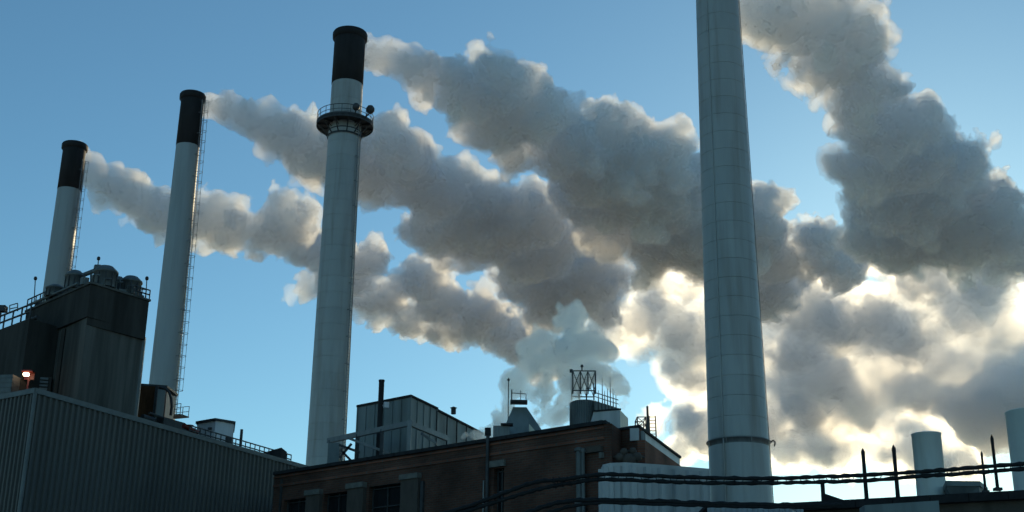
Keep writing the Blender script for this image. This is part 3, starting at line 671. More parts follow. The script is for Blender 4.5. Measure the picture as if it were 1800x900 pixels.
# steel frame
sf = empty('steel_frame', atY(720, 800, 74), 'grey steel frame platform in front of the boiler house', 'steel frame')
K0, K1, K2 = atY(720, 744, 74), atY(577, 773, 77.5), atY(786, 771, 78)
zk = K0.z
K1.z = zk; K2.z = zk; k1 = P2(577, 775, zk); k2 = P2(786, 771, zk); K1 = Vector((k1.x, k1.y, zk)); K2 = Vector((k2.x, k2.y, zk))
for a_, b_, w in ((K0, K1, .3), (K0, K2, .3)):
    m = MB(); m.bar(a_, b_, w * .7, w); m.build('beam', M['galv'], sf)
def post(px, y0, Yd, w=.2):
    p = atY(px, y0, Yd); m = MB(); m.bar(Vector((p.x, p.y, 8)), p, w); return m.build('post', M['galv'], sf)
m = MB(); m.bar((K0.x, K0.y, 8), (K0.x, K0.y, zk + .15), .24); m.build('post', M['galv'], sf)
for t_ in (.32, .62, .97):
    q = K0.lerp(K1, t_); m = MB(); m.bar((q.x, q.y, 8), (q.x, q.y, zk), .2); m.build('post', M['steel'], sf)
for (a_, b_) in (((612, 770), (684, 797)), ((596, 782), (632, 795)), ((600, 792), (624, 817)), ((618, 780), (597, 805)), ((740, 762), (768, 780))):
    m = MB(); m.bar(atY(*a_, 76.5), atY(*b_, 76.5), .13); m.build('brace', M['steel'] if a_[0] < 640 and a_[0] != 612 else M['galv'], sf)
p0 = atY(577, 778, 77.8); p1 = atY(597, 778, 77.8); m = MB(); m.prism([(p0.x, p0.y), (p1.x, p1.y), (p1.x, p1.y + 1.5), (p0.x, p0.y + 1.5)], 8, p0.z); m.build('panel', M['clad'], sf)

# ------------------------------------------------------------------ brick building
zB = 12.5
B_L, B_C, B_D, B_E, B_G = [P2(x, y, zB) for x, y in ((483, 835), (1062, 745), (1081, 759), (1120, 752), (1193, 806))]
bB = empty('brick_building', (B_C.x, B_C.y, 0), 'dark brown brick building with stepped corner and stone-capped piers', 'building')
dW = (B_L - B_C).normalized(); LW = (B_L - B_C).length; nW = Vector((-dW.y, dW.x))
if nW.y > 0: nW = -nW
def onW(px, py):      # wall coordinates (u from the corner, z) of a photo pixel
    d = ray(px, py); n3 = Vector((nW.x, nW.y, 0)); P0 = Vector((B_C.x, B_C.y, 0)); t = (P0 - EYE).dot(n3) / d.dot(n3); q = EYE + d * t
    return (Vector((q.x, q.y)) - B_C).dot(dW), q.z
openings = []
for (x0, x1, y) in ((499, 541, 877), (570, 611, 866), (649, 704, 852), (868, 886, 823)):
    (u1, z1), (u0, z2) = onW(x0, y), onW(x1, y); zt_ = (z1 + z2) / 2; openings.append((u0, u1, 5.0, zt_))
def wall_holes(m, P, d, L, z0, z1, holes, n, depth=.35):
    us = sorted({0, L, *[h[0] for h in holes], *[h[1] for h in holes]}); zs = sorted({z0, z1, *[h[2] for h in holes], *[h[3] for h in holes]})
    def pt(u, z, o=0): q = P + d * u - n * o; return (q.x, q.y, z)
    for i in range(len(us) - 1):
        for j in range(len(zs) - 1):
            uc, zc = (us[i] + us[i + 1]) / 2, (zs[j] + zs[j + 1]) / 2
            if any(h[0] < uc < h[1] and h[2] < zc < h[3] for h in holes): continue
            m.add([pt(us[i], zs[j]), pt(us[i + 1], zs[j]), pt(us[i + 1], zs[j + 1]), pt(us[i], zs[j + 1])], [(0, 1, 2, 3)])
    for a, b, c, e in holes:
        for (p, q) in (((a, c), (a, e)), ((a, e), (b, e)), ((b, e), (b, c)), ((b, c), (a, c))):
            m.add([pt(*p), pt(*q), pt(*q, depth), pt(*p, depth)], [(0, 1, 2, 3)])
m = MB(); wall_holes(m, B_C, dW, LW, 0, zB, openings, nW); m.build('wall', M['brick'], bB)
for k, (a, b, c, e) in enumerate(openings):
    P = lambda u, z, o: (lambda q: (q.x, q.y, z))(B_C + dW * u - nW * o)
    w = MB(); w.add([P(a, c, .3), P(b, c, .3), P(b, e, .3), P(a, e, .3)], [(0, 1, 2, 3)]); wo_ = w.build('window', M['glass'], bB)
    fr = MB(); t = .07
    for (u0, u1) in ((a + .02, a + .08), (b - .08, b - .02), ((a + b) / 2 - .03, (a + b) / 2 + .03)):
        q0, q1 = B_C + dW * u0 - nW * .22, B_C + dW * u1 - nW * .22; q2, q3 = q1 - nW * .07, q0 - nW * .07; fr.prism([q0, q1, q2, q3], c, e - .004)
    for z_ in (e - .08, e - .9, e - 1.8, e - 2.7):
        q0, q1 = B_C + dW * (a + .01) - nW * .23, B_C + dW * (b - .01) - nW * .23; q2, q3 = q1 - nW * .06, q0 - nW * .06; fr.prism([q0, q1, q2, q3], z_ - .05, z_)
    fr.build('frame', M['steel'], wo_)
def onwall_box(x0, x1, y0, y1, thick, name, mt, parent=bB, into=.0, zbot=None):
    (ua, za), (ub, zb) = onW(x0, (y0 + y1) / 2), onW(x1, (y0 + y1) / 2); xm = (x0 + x1) / 2; u_, zt_ = onW(xm, y0); _, zb_ = onW(xm, y1)
    if zbot is not None: zb_ = zbot
    q0, q1 = B_C + dW * ua, B_C + dW * ub; m = MB(); m.prism([q0 + nW * thick, q1 + nW * thick, q1 - nW * into, q0 - nW * into], zb_, zt_); return m.build(name, M[mt], parent)
for (x0, x1, y0) in ((543, 567, 862), (616, 644, 850), (710, 740, 834)):
    onwall_box(x0, x1, y0 + 9, y0 + 20, .20, 'pier', 'pier', zbot=3.0)
    onwall_box(x0 - 1, x1 + 1, y0, y0 + 9, .28, 'pier_cap', 'stone', into=.0)
onwall_box(864, 889, 810, 821, .14, 'lintel', 'stone'); onwall_box(741, 746, 846, 900, .1, 'strip', 'steel', zbot=3.0)
onwall_box(1029, 1060, 786, 796, .16, 'lintel', 'pier'); onwall_box(1057, 1062, 796, 806, .17, 'lintel_end', 'stone')
onwall_box(493, 496, 842, 900, .06, 'strip', 'steel', zbot=3.0)
# coping in lengths, and recessed band courses below it
for i in range(12):
    a_ = B_C.lerp(B_L, i / 12); b_ = B_C.lerp(B_L, (i + 1) / 12 - .0012); m = MB()
    q = [a_ + nW * .14, b_ + nW * .14, b_ - nW * .4, a_ - nW * .4]; m.prism(q, zB - .02, zB + .13); m.build('coping_stone', M['tar'] if i else M['tar'], bB)
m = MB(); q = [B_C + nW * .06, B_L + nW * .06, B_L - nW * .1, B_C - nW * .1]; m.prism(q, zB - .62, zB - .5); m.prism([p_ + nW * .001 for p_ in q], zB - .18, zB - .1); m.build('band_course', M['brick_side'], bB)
# other faces
def face(A, B, z0, z1, mt, name='wall', t=.3):
    d_ = (B - A).normalized(); n_ = Vector((d_.y, -d_.x)); m = MB(); m.prism([A, B, B - n_ * t, A - n_ * t], z0, z1); return m.build(name, M[mt], bB)
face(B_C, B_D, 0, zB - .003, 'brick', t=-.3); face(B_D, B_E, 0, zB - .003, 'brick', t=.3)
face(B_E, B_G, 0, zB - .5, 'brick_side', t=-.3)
H_ = B_G + (B_G - B_E).normalized() * 14
B_G2 = P2(1143, 767, zB)
# grey metal band at the top of the side wing
dG = (B_G - B_E).normalized(); nG = Vector((dG.y, -dG.x))
m = MB(); m.prism([B_E + nG * .05, B_G + nG * .05, B_G - nG * .3, B_E - nG * .3], zB - .5, zB - .002); m.build('metal_band', M['blue'], bB)
m = MB(); m.prism([B_E + nG * .12, B_G + nG * .12, B_G - nG * .35, B_E - nG * .35], zB, zB + .1); m.prism([B_D + Vector((-.05, -.1)), B_E + Vector((.0, -.1)), B_E + Vector((.05, .3)), B_D + Vector((0, .3))], zB + .002, zB + .102)
m.prism([B_C + Vector((.05, -.12)), B_D + Vector((.1, 0)), B_D + Vector((-.3, .2)), B_C + Vector((-.3, .1))], zB - .016, zB + .127); m.build('roof_trim', M['tar'], bB)
m = MB(); m.prism([B_C - nW * .35, B_L - nW * .35, B_L + Vector((5, 14)), B_G + Vector((0, 1)), B_G - nG * .35, B_E - nG * .35 + Vector((0, .3)), B_D + Vector((0, .3))], .1, zB - .4); m.build('roof', M['tar'], bB)
m = MB(); q = B_E + nG * .12 + dG * .25; m.tube([(*q, 5), (*q, zB - .1)], .09, 8); m.build('downpipe', M['galv'], bB)
m = MB(); q = B_E + nG * .12 + dG * .6; m.tube([(*q, 5), (*q, zB - .1)], .05, 8); m.build('downpipe', M['galv'], bB)
u_, z_ = onW(862, 758); q = B_C + dW * u_ + nW * .16; m = MB(); m.tube([(*q, 3), (*q, z_)], .08, 8); dp = m.build('downpipe', M['steel'], bB)
m = MB(); m.box((*q, z_ - .05), (.26, .26, .3)); m.build('cap', M['black'], dp)
m = MB(); m.tube([(*(q + dW * .16 + nW * .03), 3), (*(q + dW * .16 + nW * .03), onW(862, 845)[1])], .045, 6); m.build('conduit', M['galv'], bB)
for x_, y_, r__ in ((1023, 788, .13), (1030, 790, .08)):
    u_, z_ = onW(x_, y_); q = B_C + dW * u_ + nW * .2; m = MB(); m.tube([(*q, 3), (*q, z_)], r__, 8)
    for zz_ in (z_ - .1, z_ - 1.2, z_ - 2.2): m.tube([(*q, zz_ - .05), (*q, zz_ + .05)], r__ * 1.5, 8)
    m.build('standpipe', M['fan'], bB)
# clutter in the recess between the wings
p = atY(1106, 808, 50.4); m = MB()
for dx, dz, s_ in ((0, 0, .3), (.3, .12, .22), (-.35, .1, .2), (.15, .35, .16), (-.2, .3, .18)):
    m.lathe((p.x + dx, p.y), [(0, p.z + dz - s_), (s_ * .8, p.z + dz - s_ * .6), (s_, p.z + dz), (s_ * .6, p.z + dz + s_ * .7), (0, p.z + dz + s_ * .8)], 9)
m.tube([p + Vector((-.6, .1, .1)), p + Vector((0, .1, .35)), p + Vector((.6, .1, .1))], .05, 6)
tag(m.build('pipe_fittings', M['pier'], None, p), 'jumble of small round pipe fittings in the shaded brick recess', 'pipe fittings')

# ------------------------------------------------------------------ structures behind the brick roof
YC = 74.0
def wpt(px, py, Y=YC): return atY(px, py, Y)
def frustum(name, x0, x1, xt0, xt1, ytop, ybot, Y, depth, mt, parent=None, seam=0):
    a_, b_ = wpt(x0, ybot, Y), wpt(x1, ybot, Y); c_, d_ = wpt(xt0, ytop, Y), wpt(xt1, ytop, Y); ins = depth * (1 - (xt1 - xt0) / max(1, x1 - x0)) / 2
    m = MB(); m.prism([(a_.x, Y), (b_.x, Y), (b_.x, Y + depth), (a_.x, Y + depth)], a_.z, c_.z, top=[(c_.x, Y + ins), (d_.x, Y + ins), (d_.x, Y + depth - ins), (c_.x, Y + depth - ins)])
    return m.build(name, M[mt], parent)
ct = empty('cooling_hood', wpt(920, 775), 'dark grey tapering hood with tiny railed platform, wrapped in steam', 'cooling hood')
frustum('hood', 876, 966, 902, 926, 708, 775, YC, 3.0, 'clad', ct)
m = MB(); p = wpt(912, 707, YC + .6); m.box(p, (1.0, .9, .09)); m.bar(p + Vector((-.42, 0, 0)), p + Vector((-.42, 0, .75)), .07); m.bar(p + Vector((.1, 0, 0)), p + Vector((.1, 0, .7)), .04); m.bar(p + Vector((.42, 0, 0)), p + Vector((.42, 0, .5)), .04)
m.tube([p + Vector((-.42, 0, .55)), p + Vector((.42, 0, .5))], .025, 5); m.build('platform', M['steel'], ct)
bx = empty('fan_plenum', wpt(880, 775), 'pale grey box with vertical seams left of the tapering hood', 'plenum box')
a_, b_ = wpt(867, 748, YC - 1), wpt(896, 744, YC - 1); m = MB(); m.prism([(a_.x, a_.y), (b_.x, b_.y), (b_.x, b_.y + 2), (a_.x, a_.y + 2)], 12, a_.z); m.build('casing', M['galv'], bx)
for t_ in np.linspace(.1, .95, 6): m = MB(); q = a_.lerp(b_, t_); m.box((q.x, q.y - .02, a_.z - 1.2), (.05, .04, 2.3)); m.build('panel_seam', M['clad'], bx)
m = MB(); m.box(Vector((wpt(891, 744, YC - 1).x, YC - 1, a_.z + .05)), (.7, .5, .1)); m.build('lid', M['tar'], bx)
p0, p1, p2 = wpt(930, 745, YC - 1.5), wpt(931, 761, YC - 1.5), wpt(943, 760, YC - 1.5)
m = MB(); m.add([p0, p1, p2, p0 + Vector((0, 1, 0)), p1 + Vector((0, 1, 0)), p2 + Vector((0, 1, 0))], [(0, 1, 2), (5, 4, 3), (0, 3, 4, 1), (1, 4, 5, 2), (2, 5, 3, 0)])
tag(m.build('lit_triangle', M['cream'], None, p1), 'small triangle at the brick roof edge, its light put into the cream colour', 'vent')  # lit triangle beside the hood, the light put into its cream colour
p = wpt(894, 668, YC + 2); m = MB(); m.tube([p + Vector((0, 0, -4)), p], .03, 5); m.lathe((p.x, p.y), [(0, p.z - .1), (.1, p.z), (0, p.z + .15)], 8); tag(m.build('light_mast', M['steel'], None, p), 'hair-thin mast with a dark tip in the steam above the tapering hood', 'mast')
# drum house with lattice frame
dc = wpt(1030, 700, YC + 3); dz = wpt(1030, 688, YC).z
dh = empty('drum_house', (dc.x, dc.y, 12), 'round grey metal drum house topped by a lattice frame, in steam', 'drum house')
a_ = wpt(1002, 700, YC + 3); b_ = wpt(1086, 700, YC + 3); R_ = (wpt(1052, 700, YC + 3).x - a_.x) / 2; cx_ = a_.x + R_
m = MB(); m.lathe((cx_, dc.y), [(R_, 12), (R_, dz), (R_ - .1, dz + .05), (0, dz + .15)], 40); m.build('drum', M['clad'], dh)
for k in range(22):
    a = math.pi + math.pi * k / 21; m = MB(); m.box((cx_ + R_ * math.cos(a), dc.y + R_ * math.sin(a), (12 + dz) / 2), (.07, .06, dz - 12.05), a); m.build('panel_seam', M['fan'], dh)
zw = wpt(1070, 708, YC + 2).z
m = MB(); q0 = wpt(1046, 720, YC + 1.5); q1 = wpt(1087, 720, YC + 3.4); m.prism([(q0.x, q0.y), (q1.x, q1.y), (q1.x, q1.y + 2.5), (q0.x, q0.y + 2.5)], 12, zw); m.build('side_wing', M['clad'], dh)
seams(Vector((q0.x, q0.y)), Vector((q1.x, q1.y)), 7, 13, zw - .01, dh, 'fan')
for k, x_ in enumerate((1052, 1059, 1063, 1068, 1073, 1078, 1083)):
    t_ = (x_ - 1046) / 41; q = Vector((q0.x + (q1.x - q0.x) * t_, q0.y + (q1.y - q0.y) * t_, zw)); m = MB(); m.tube([q, q + Vector((0, 0, (.7, 1.5, .8, 1.0, 1.9, 1.1, .8)[k]))], [.035, .015], 5); m.build('spike', M['steel'], dh)
m = MB(); m.tube([(q0.x, q0.y, zw + .5), (q1.x, q1.y, zw + .5)], .03, 5); m.tube([(q0.x, q0.y, zw + .25), (q1.x, q1.y, zw + .25)], .025, 5); m.build('rail', M['steel'], dh)
def lattice(name, label, x0, x1, ytop, ybot, Y, bays, depth, t=.09, rows=2):
    A = wpt(x0, ybot, Y); B = wpt(x1, ybot, Y); zt_ = wpt((x0 + x1) / 2, ytop, Y).z; zb_ = A.z
    root = empty(name, (A.x, Y, zb_), label, 'lattice frame', 'small steel lattice frames on the roofs')
    for yy in (Y, Y + depth):
        for i in range(bays + 1):
            x = A.x + (B.x - A.x) * i / bays; m = MB(); m.bar((x, yy, zb_), (x, yy, zt_), t); m.build('upright', M['steel'], root)
        m = MB()
        for j in range(rows + 1):
            z = zb_ + (zt_ - zb_) * (1 - j / rows * .86); m.bar((A.x, yy, z), (B.x, yy, z), t * .8)
        m.build('crossbar', M['steel'], root)
        m = MB()
        for i in range(bays):
            xa, xb = A.x + (B.x - A.x) * i / bays, A.x + (B.x - A.x) * (i + 1) / bays
            for j in range(rows):
                za = zb_ + (zt_ - zb_) * (1 - j / rows * .86); zc = zb_ + (zt_ - zb_) * (1 - (j + 1) / rows * .86)
                m.bar((xa, yy, za), (xb, yy, zc), t * .55); m.bar((xb, yy, za), (xa, yy, zc), t * .55)
        m.build('bracing', M['steel'], root)
    m = MB()
    for x in (A.x, B.x):
        for z in (zt_, zb_ + .3): m.bar((x, Y, z), (x, Y + depth, z), t * .8)
    m.build('side_bar', M['steel'], root)
    return root
lt = lattice('lattice_frame', 'larger lattice frame with cross bracing on the round drum house', 1007, 1047, 652, 692, YC + 1.6, 3, 1.6, .075, 1)
p = wpt(1023, 651, YC + 2); m = MB(); m.tube([p, p + Vector((0, 0, .2))], .04, 5); m.lathe((p.x, p.y), [(0, p.z + .15), (.1, p.z + .22), (.07, p.z + .34), (0, p.z + .36)], 8); m.build('lamp_head', M['steel'], lt)
p = wpt(1004, 652, YC + 1.6); m = MB(); m.bar(wpt(1008, 655, YC + 1.6), p, .1); m.box(p, (.18, .18, .18)); m.build('lamp_head', M['steel'], lt)
lattice('lattice_frame', 'smaller cross-braced lattice frame beside the thin mast on the brick roof', 1121, 1136, 733, 766, 58, 1, 1.0, .05, 2)
ldr = empty('roof_ladder', wpt(1142, 770, 58), 'short upright ladder just right of the thin mast', 'ladder')
m = MB()
for x_ in (1142, 1153): m.tube([wpt(x_ + 1, 785, 58), wpt(x_ - 1, 731, 58)], .03, 5)
m.build('rail', M['steel'], ldr)
for y_ in range(733, 780, 6): m = MB(); m.tube([wpt(1141, y_, 58), wpt(1153, y_, 58)], .02, 4); m.build('rung', M['steel'], ldr)
m = MB(); m.tube([wpt(1140, 790, 57.5), wpt(1138, 714, 57.5)], [.07, .05], 6); tag(m.build('roof_mast', M['steel'], None, wpt(1140, 790, 57.5)), 'thin upright mast between lattice frame and ladder on the brick roof', 'mast')
# blue-grey box with cream side
uY = 60.0
u0, u1, u2 = wpt(1043, 730, uY + .3), wpt(1090, 730, uY - .2), wpt(1104, 735, uY + 2.2); uz = wpt(1070, 722, uY).z
ub = empty('rooftop_unit', (u0.x, u0.y, 12), 'blue-grey rooftop unit with cream side behind the brick parapet', 'rooftop unit')
m = MB(); m.prism([(u0.x, u0.y), (u1.x, u1.y), (u1.x - .1, u1.y + 2.4), (u0.x, u0.y + 2.4)], 11.5, uz); m.build('casing', M['blue'], ub)
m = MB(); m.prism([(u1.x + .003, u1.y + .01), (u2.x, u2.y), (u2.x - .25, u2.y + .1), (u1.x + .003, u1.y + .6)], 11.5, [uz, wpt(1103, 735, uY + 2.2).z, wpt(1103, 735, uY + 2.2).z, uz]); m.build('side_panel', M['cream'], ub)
m = MB(); m.prism([(u0.x - .05, u0.y - .05), (u1.x + .05, u1.y - .05), (u1.x, u1.y + 2.4), (u0.x, u0.y + 2.4)], uz + .003, uz + .07); m.build('lid', M['tar'], ub)

# ------------------------------------------------------------------ pale blue clad building, lower middle
zU = 9.5
ctrl = [(1057, 828), (1060, 823), (1072, 820), (1100, 819), (1150, 822), (1200, 826), (1247, 830)]
UP = [P2(x, y, zU) for x, y in ctrl]
bU = empty('pale_clad_building', (UP[0].x, UP[0].y, 0), 'low pale blue metal-clad building with rounded corner beside the thick smokestack', 'building')
for i in range(len(UP) - 1):
    L_ = (UP[i + 1] - UP[i]).length; k = max(1, round(L_ / .45))
    for j in range(k):
        a_, b_ = UP[i].lerp(UP[i + 1], j / k), UP[i].lerp(UP[i + 1], (j + 1) / k); m = MB(); corrugate(m, a_, b_, 0, zU, pitch=.45, depth=.13); m.build('cladding_panel', M['blue'], bU)
bb0, bb1 = UP[-1] + Vector((.0, 3.2)), UP[0] + Vector((.15, 3.0))
m = MB(); m.prism(UP + [bb0, bb1], zU, zU + .12); m.build('roof', M['blue'], bU)
m = MB(); m.prism([UP[-1] - Vector((.06, 0)), bb0 - Vector((.06, 0)), bb1, UP[0] + Vector((.06, .3)), UP[3] + Vector((0, .3))], 0.05, zU - .003); m.build('wall', M['clad'], bU)
# low annex under the smokestack
zV = 7.6
V0, V1 = P2(1243, 890, zV), P2(1412, 891, zV)
bV = empty('low_annex', (V0.x, V0.y, 0), 'low blue-grey metal annex at the foot of the thick smokestack', 'building')
for j in range(9):
    a_, b_ = V0.lerp(V1, j / 9), V0.lerp(V1, (j + 1) / 9); m = MB(); corrugate(m, a_, b_, 0, zV, pitch=.4, depth=.05); m.build('cladding_panel', M['blue'], bV)
m = MB(); m.prism([V0 + Vector((0, -.05)), V1 + Vector((0, -.05)), V1 + Vector((0, 2.5)), V0 + Vector((0, 2.5))], zV - .002, zV + .1); m.build('roof', M['tar'], bV)

# ------------------------------------------------------------------ flat-roofed building at the lower right
zR = 8.0
RR0, RR1 = P2(1378, 887, zR), P2(1990, 854, zR)
bR = empty('flat_roofed_building', (RR0.x, RR0.y, 0), 'dark flat-roofed building along the lower right edge', 'building')
bd = Vector((2.5, 12))
m = MB(); m.prism([RR0 + Vector((.15, .25)), RR1 + Vector((0, .25)), RR1 + bd, RR0 + bd], 0, zR - .2); m.build('wall', M['pier'], bR)
for i in range(9):
    a_ = RR0.lerp(RR1, i / 9); b_ = RR0.lerp(RR1, (i + 1) / 9 - .002); m = MB(); m.prism([a_, b_, b_ + Vector((0, .5)), a_ + Vector((0, .5))], zR - .2, zR + .05); m.build('roof_edge', M['tar'], bR)
m = MB(); m.prism([RR0 + Vector((0, .5)), RR1 + Vector((0, .5)), RR1 + bd, RR0 + bd], zR - .199, zR); m.build('roof', M['tar'], bR)
q0, q1 = P2(1520, 893, zR - .5), P2(1650, 885, zR - .5); m = MB(); m.prism([q0 + Vector((0, -.02)), q1 + Vector((0, -.02)), q1 + Vector((0, .6)), q0 + Vector((0, .6))], zR - 3, zR - .42); m.build('wall_panel', M['clad'], bR)
p = atY(1394, 900, 38.5); q = atY(1394, 893, 38.5); q2 = atY(1418, 892, 38.5); m = MB(); m.bar(p + Vector((0, 0, -.6)), q, .06); m.bar(q, q2, .06); tag(m.build('white_pipe', M['white'], None, p), 'short white pipe elbow at the bottom edge, right of the thick smokestack', 'pipe')
def ppt(px, py, Y): return atY(px, py, Y)
def roofY(px): d = RR0.lerp(RR1, (px - 1378) / (1990 - 1378)); return d.y
# plain vent stacks
for (xc, wpx, yt, yb, dY, lb) in ((1630, 50, 763, 868, 2.5, 'plain pale blue round vent stack beside the two dark spikes'), (1816, 78, 724, 856, 3.0, 'pale round vent stack with flared base, cut by the right edge')):
    Y_ = roofY(xc) + dY; p = ppt(xc, yt, Y_); b_ = ppt(xc + 8, yb, Y_); r_ = wpx / 2 * mpp(p); zt_ = p.z
    root = empty('vent_stack', (b_.x, b_.y, zR), lb, 'vent stack', 'round vent stacks on the flat roof')
    m = MB(); m.lathe((b_.x, b_.y), [(r_, zR), (r_, zt_ - .04), (r_ + .015, zt_ - .03), (r_ + .015, zt_), (r_ - .03, zt_), (r_ - .05, zt_ - 1.5)], 40); m.build('shell', M['pale'], root)
    m = MB()
    if xc > 1700: m.prism([(b_.x - r_ - .32, b_.y - r_ - .1), (b_.x + r_ + .4, b_.y - r_ - .1), (b_.x + r_ + .4, b_.y + r_ + .4), (b_.x - r_ - .32, b_.y + r_ + .4)], zR, zR + .42, top=[(b_.x - r_ + .0, b_.y - r_ + .3), (b_.x + r_ + .0, b_.y - r_ + .3), (b_.x + r_ + .0, b_.y + r_ - .2), (b_.x - r_ + .0, b_.y + r_ - .2)]); m.build('base', M['blue'], root)
    else: m.lathe((b_.x, b_.y), [(r_ + .09, zR), (r_ + .09, zR + .1), (r_, zR + .12)], 32); m.build('base', M['blue'], root)
# exhaust hood
Y_ = roofY(1700) + 1.5; a_, b_ = ppt(1662, 846, Y_), ppt(1722, 842, Y_); c_ = ppt(1735, 845, Y_ + 1.2); zt_ = a_.z + .02; zb_ = ppt(1690, 858, Y_).z
root = empty('exhaust_hood', (a_.x, a_.y, zR), 'dark green-grey rectangular exhaust hood on the flat roof', 'exhaust hood')
m = MB(); m.prism([(a_.x, a_.y), (b_.x, b_.y), (c_.x, c_.y), (a_.x + .3, c_.y)], zt_ - .16, zt_); m.build('lid', M['clad'], root)
m = MB(); m.prism([(a_.x + .25, a_.y + .15), (b_.x - .06, b_.y + .05), (c_.x - .1, c_.y - .1), (a_.x + .5, c_.y - .1)], zR, zt_ - .163, top=[(a_.x + .03, a_.y + .03), (b_.x - .03, b_.y + .03), (c_.x - .03, c_.y - .03), (a_.x + .3, c_.y - .03)]); m.build('housing', M['fan'], root)
# spikes and short post
for (xt, yt, xb, yb, w, lb) in ((1518, 788, 1524, 884, .13, 'dark pointed spike post, left one of the close pair left of the vent stack'), (1572, 782, 1579, 880, .13, 'dark pointed spike post just left of the pale vent stack'),
                                (1725, 793, 1733, 866, .08, 'shortest thin spike post beside the exhaust hood'), (1744, 764, 1754, 862, .10, 'tallest thin spike post, nearest the right edge')):
    Y_ = roofY((xt + xb) / 2) + .2; a_, b_ = ppt(xt, yt, Y_), ppt(xb, yb, Y_); b_.x = b_.x; a_.x = b_.x
    root = empty('spike_post', b_, lb, 'post', 'pointed dark posts carrying the cables')
    m = MB(); L_ = (a_ - b_).length; m.tube([b_, b_.lerp(a_, .15), b_.lerp(a_, .8), b_.lerp(a_, .93), a_], [w * .55, w * .5, w * .45, w * .5, .01], 6); m.build('shaft', M['rub'], root)
    m = MB(); q = b_.lerp(a_, .02); m.box(q, (w * 2.2, w * 2.2, .08)); m.build('foot', M['steel'], root)
Y_ = roofY(1447) + .2; a_, b_ = ppt(1445, 848, Y_), ppt(1448, 884, Y_); a_.x = b_.x; m = MB(); m.bar(b_, a_, .11); m.prism([(b_.x, b_.y - .05), (b_.x + .75, b_.y - .05), (b_.x + .75, b_.y + .3), (b_.x, b_.y + .3)], b_.z - .02, [b_.z + .3, b_.z + .05, b_.z + .05, b_.z + .3])
tag(m.build('short_post', M['rub'], None, b_), 'short dark post with wedge foot under the cables, right of the thick smokestack', 'post')

# ------------------------------------------------------------------ cables
def smooth_path(pts, k=10):
    out = []
    for i in range(len(pts) - 1):
        p0, p1, p2, p3 = pts[max(i - 1, 0)], pts[i], pts[i + 1], pts[min(i + 2, len(pts) - 1)]
        for j in range(k):
            t = j / k; out.append(0.5 * ((2 * p1) + (p2 - p0) * t + (2 * p0 - 5 * p1 + 4 * p2 - p3) * t * t + (3 * p1 - p0 - 3 * p2 + p3) * t ** 3))
    out.append(pts[-1]); return out
def cy_(px): return 36.6 - (px - 820) * .0 + (px - 1400) * (-.0022 if px > 1400 else 0)
def cable(rows, r, label, wob=0.0, name='cable', seed=0):
    P = smooth_path([atY(x, y, 38.4 if x < 1400 else 38.4 - (x - 1400) * .0033) for x, y in rows], 12)
    rng = random.Random(seed); out = []
    for i, p in enumerate(P): out.append(p + Vector((0, wob * math.cos(i * .9), wob * math.sin(i * .9) + rng.uniform(-.008, .008))))
    m = MB(); m.tube(out, [r * (1 + .16 * math.sin(i * 1.7) + .08 * rng.uniform(-1, 1)) for i in range(len(out))], 7)
    return tag(m.build(name, M['rub'], None, out[0]), label, 'cable', 'black cables slung across the foreground'), out
c_a, Pa = cable([(700, 925), (760, 908), (820, 891), (880, 869), (940, 848), (990, 843), (1058, 834), (1150, 837), (1243, 840), (1358, 841), (1447, 838), (1521, 835), (1620, 829), (1700, 823), (1800, 815), (1900, 806)], .062, 'upper black cable of the thick pair slung across the foreground', .004, seed=1)
c_b, Pb = cable([(720, 932), (790, 908), (850, 889), (910, 871), (960, 857), (1000, 850), (1058, 843), (1150, 846), (1243, 849), (1358, 849), (1447, 847), (1521, 845), (1620, 837), (1700, 832), (1800, 824), (1900, 815)], .060, 'lower black cable of the thick upper pair slung across the foreground', .004, seed=2)
c_c, Pc = cable([(860, 925), (930, 900), (985, 883), (1050, 879), (1150, 881), (1243, 885), (1330, 887), (1420, 888), (1480, 888)], .068, 'black cable running along the bottom, under the thick upper pair', .007, seed=3)
c_d, Pd = cable([(890, 932), (950, 907), (1000, 891), (1058, 884), (1150, 886), (1243, 889), (1330, 891), (1420, 892), (1480, 891)], .05, 'lowest black cable, at the very bottom beside the pale blue building', .007, seed=4)
# lashing wire winding round the upper pair
m = MB(); pts = []
for i in range(0, len(Pa) - 1):
    for j in range(3):
        t_ = j / 3; a_ = Pa[i].lerp(Pa[i + 1], t_); b_ = Pb[min(i, len(Pb) - 2)].lerp(Pb[min(i + 1, len(Pb) - 1)], t_); mid = (a_ + b_) / 2; h_ = (a_ - b_).length / 2 + .05; ph = (i + t_) * 1.9
        pts.append(mid + Vector((0, .09 * math.cos(ph), h_ * math.sin(ph))))
m.tube(pts[9 * 36 // 2:], .013, 5); tag(m.build('lashing_wire', M['rub'], None, pts[9 * 36 // 2]), 'thin wire wound round the upper pair of black cables', 'wire')
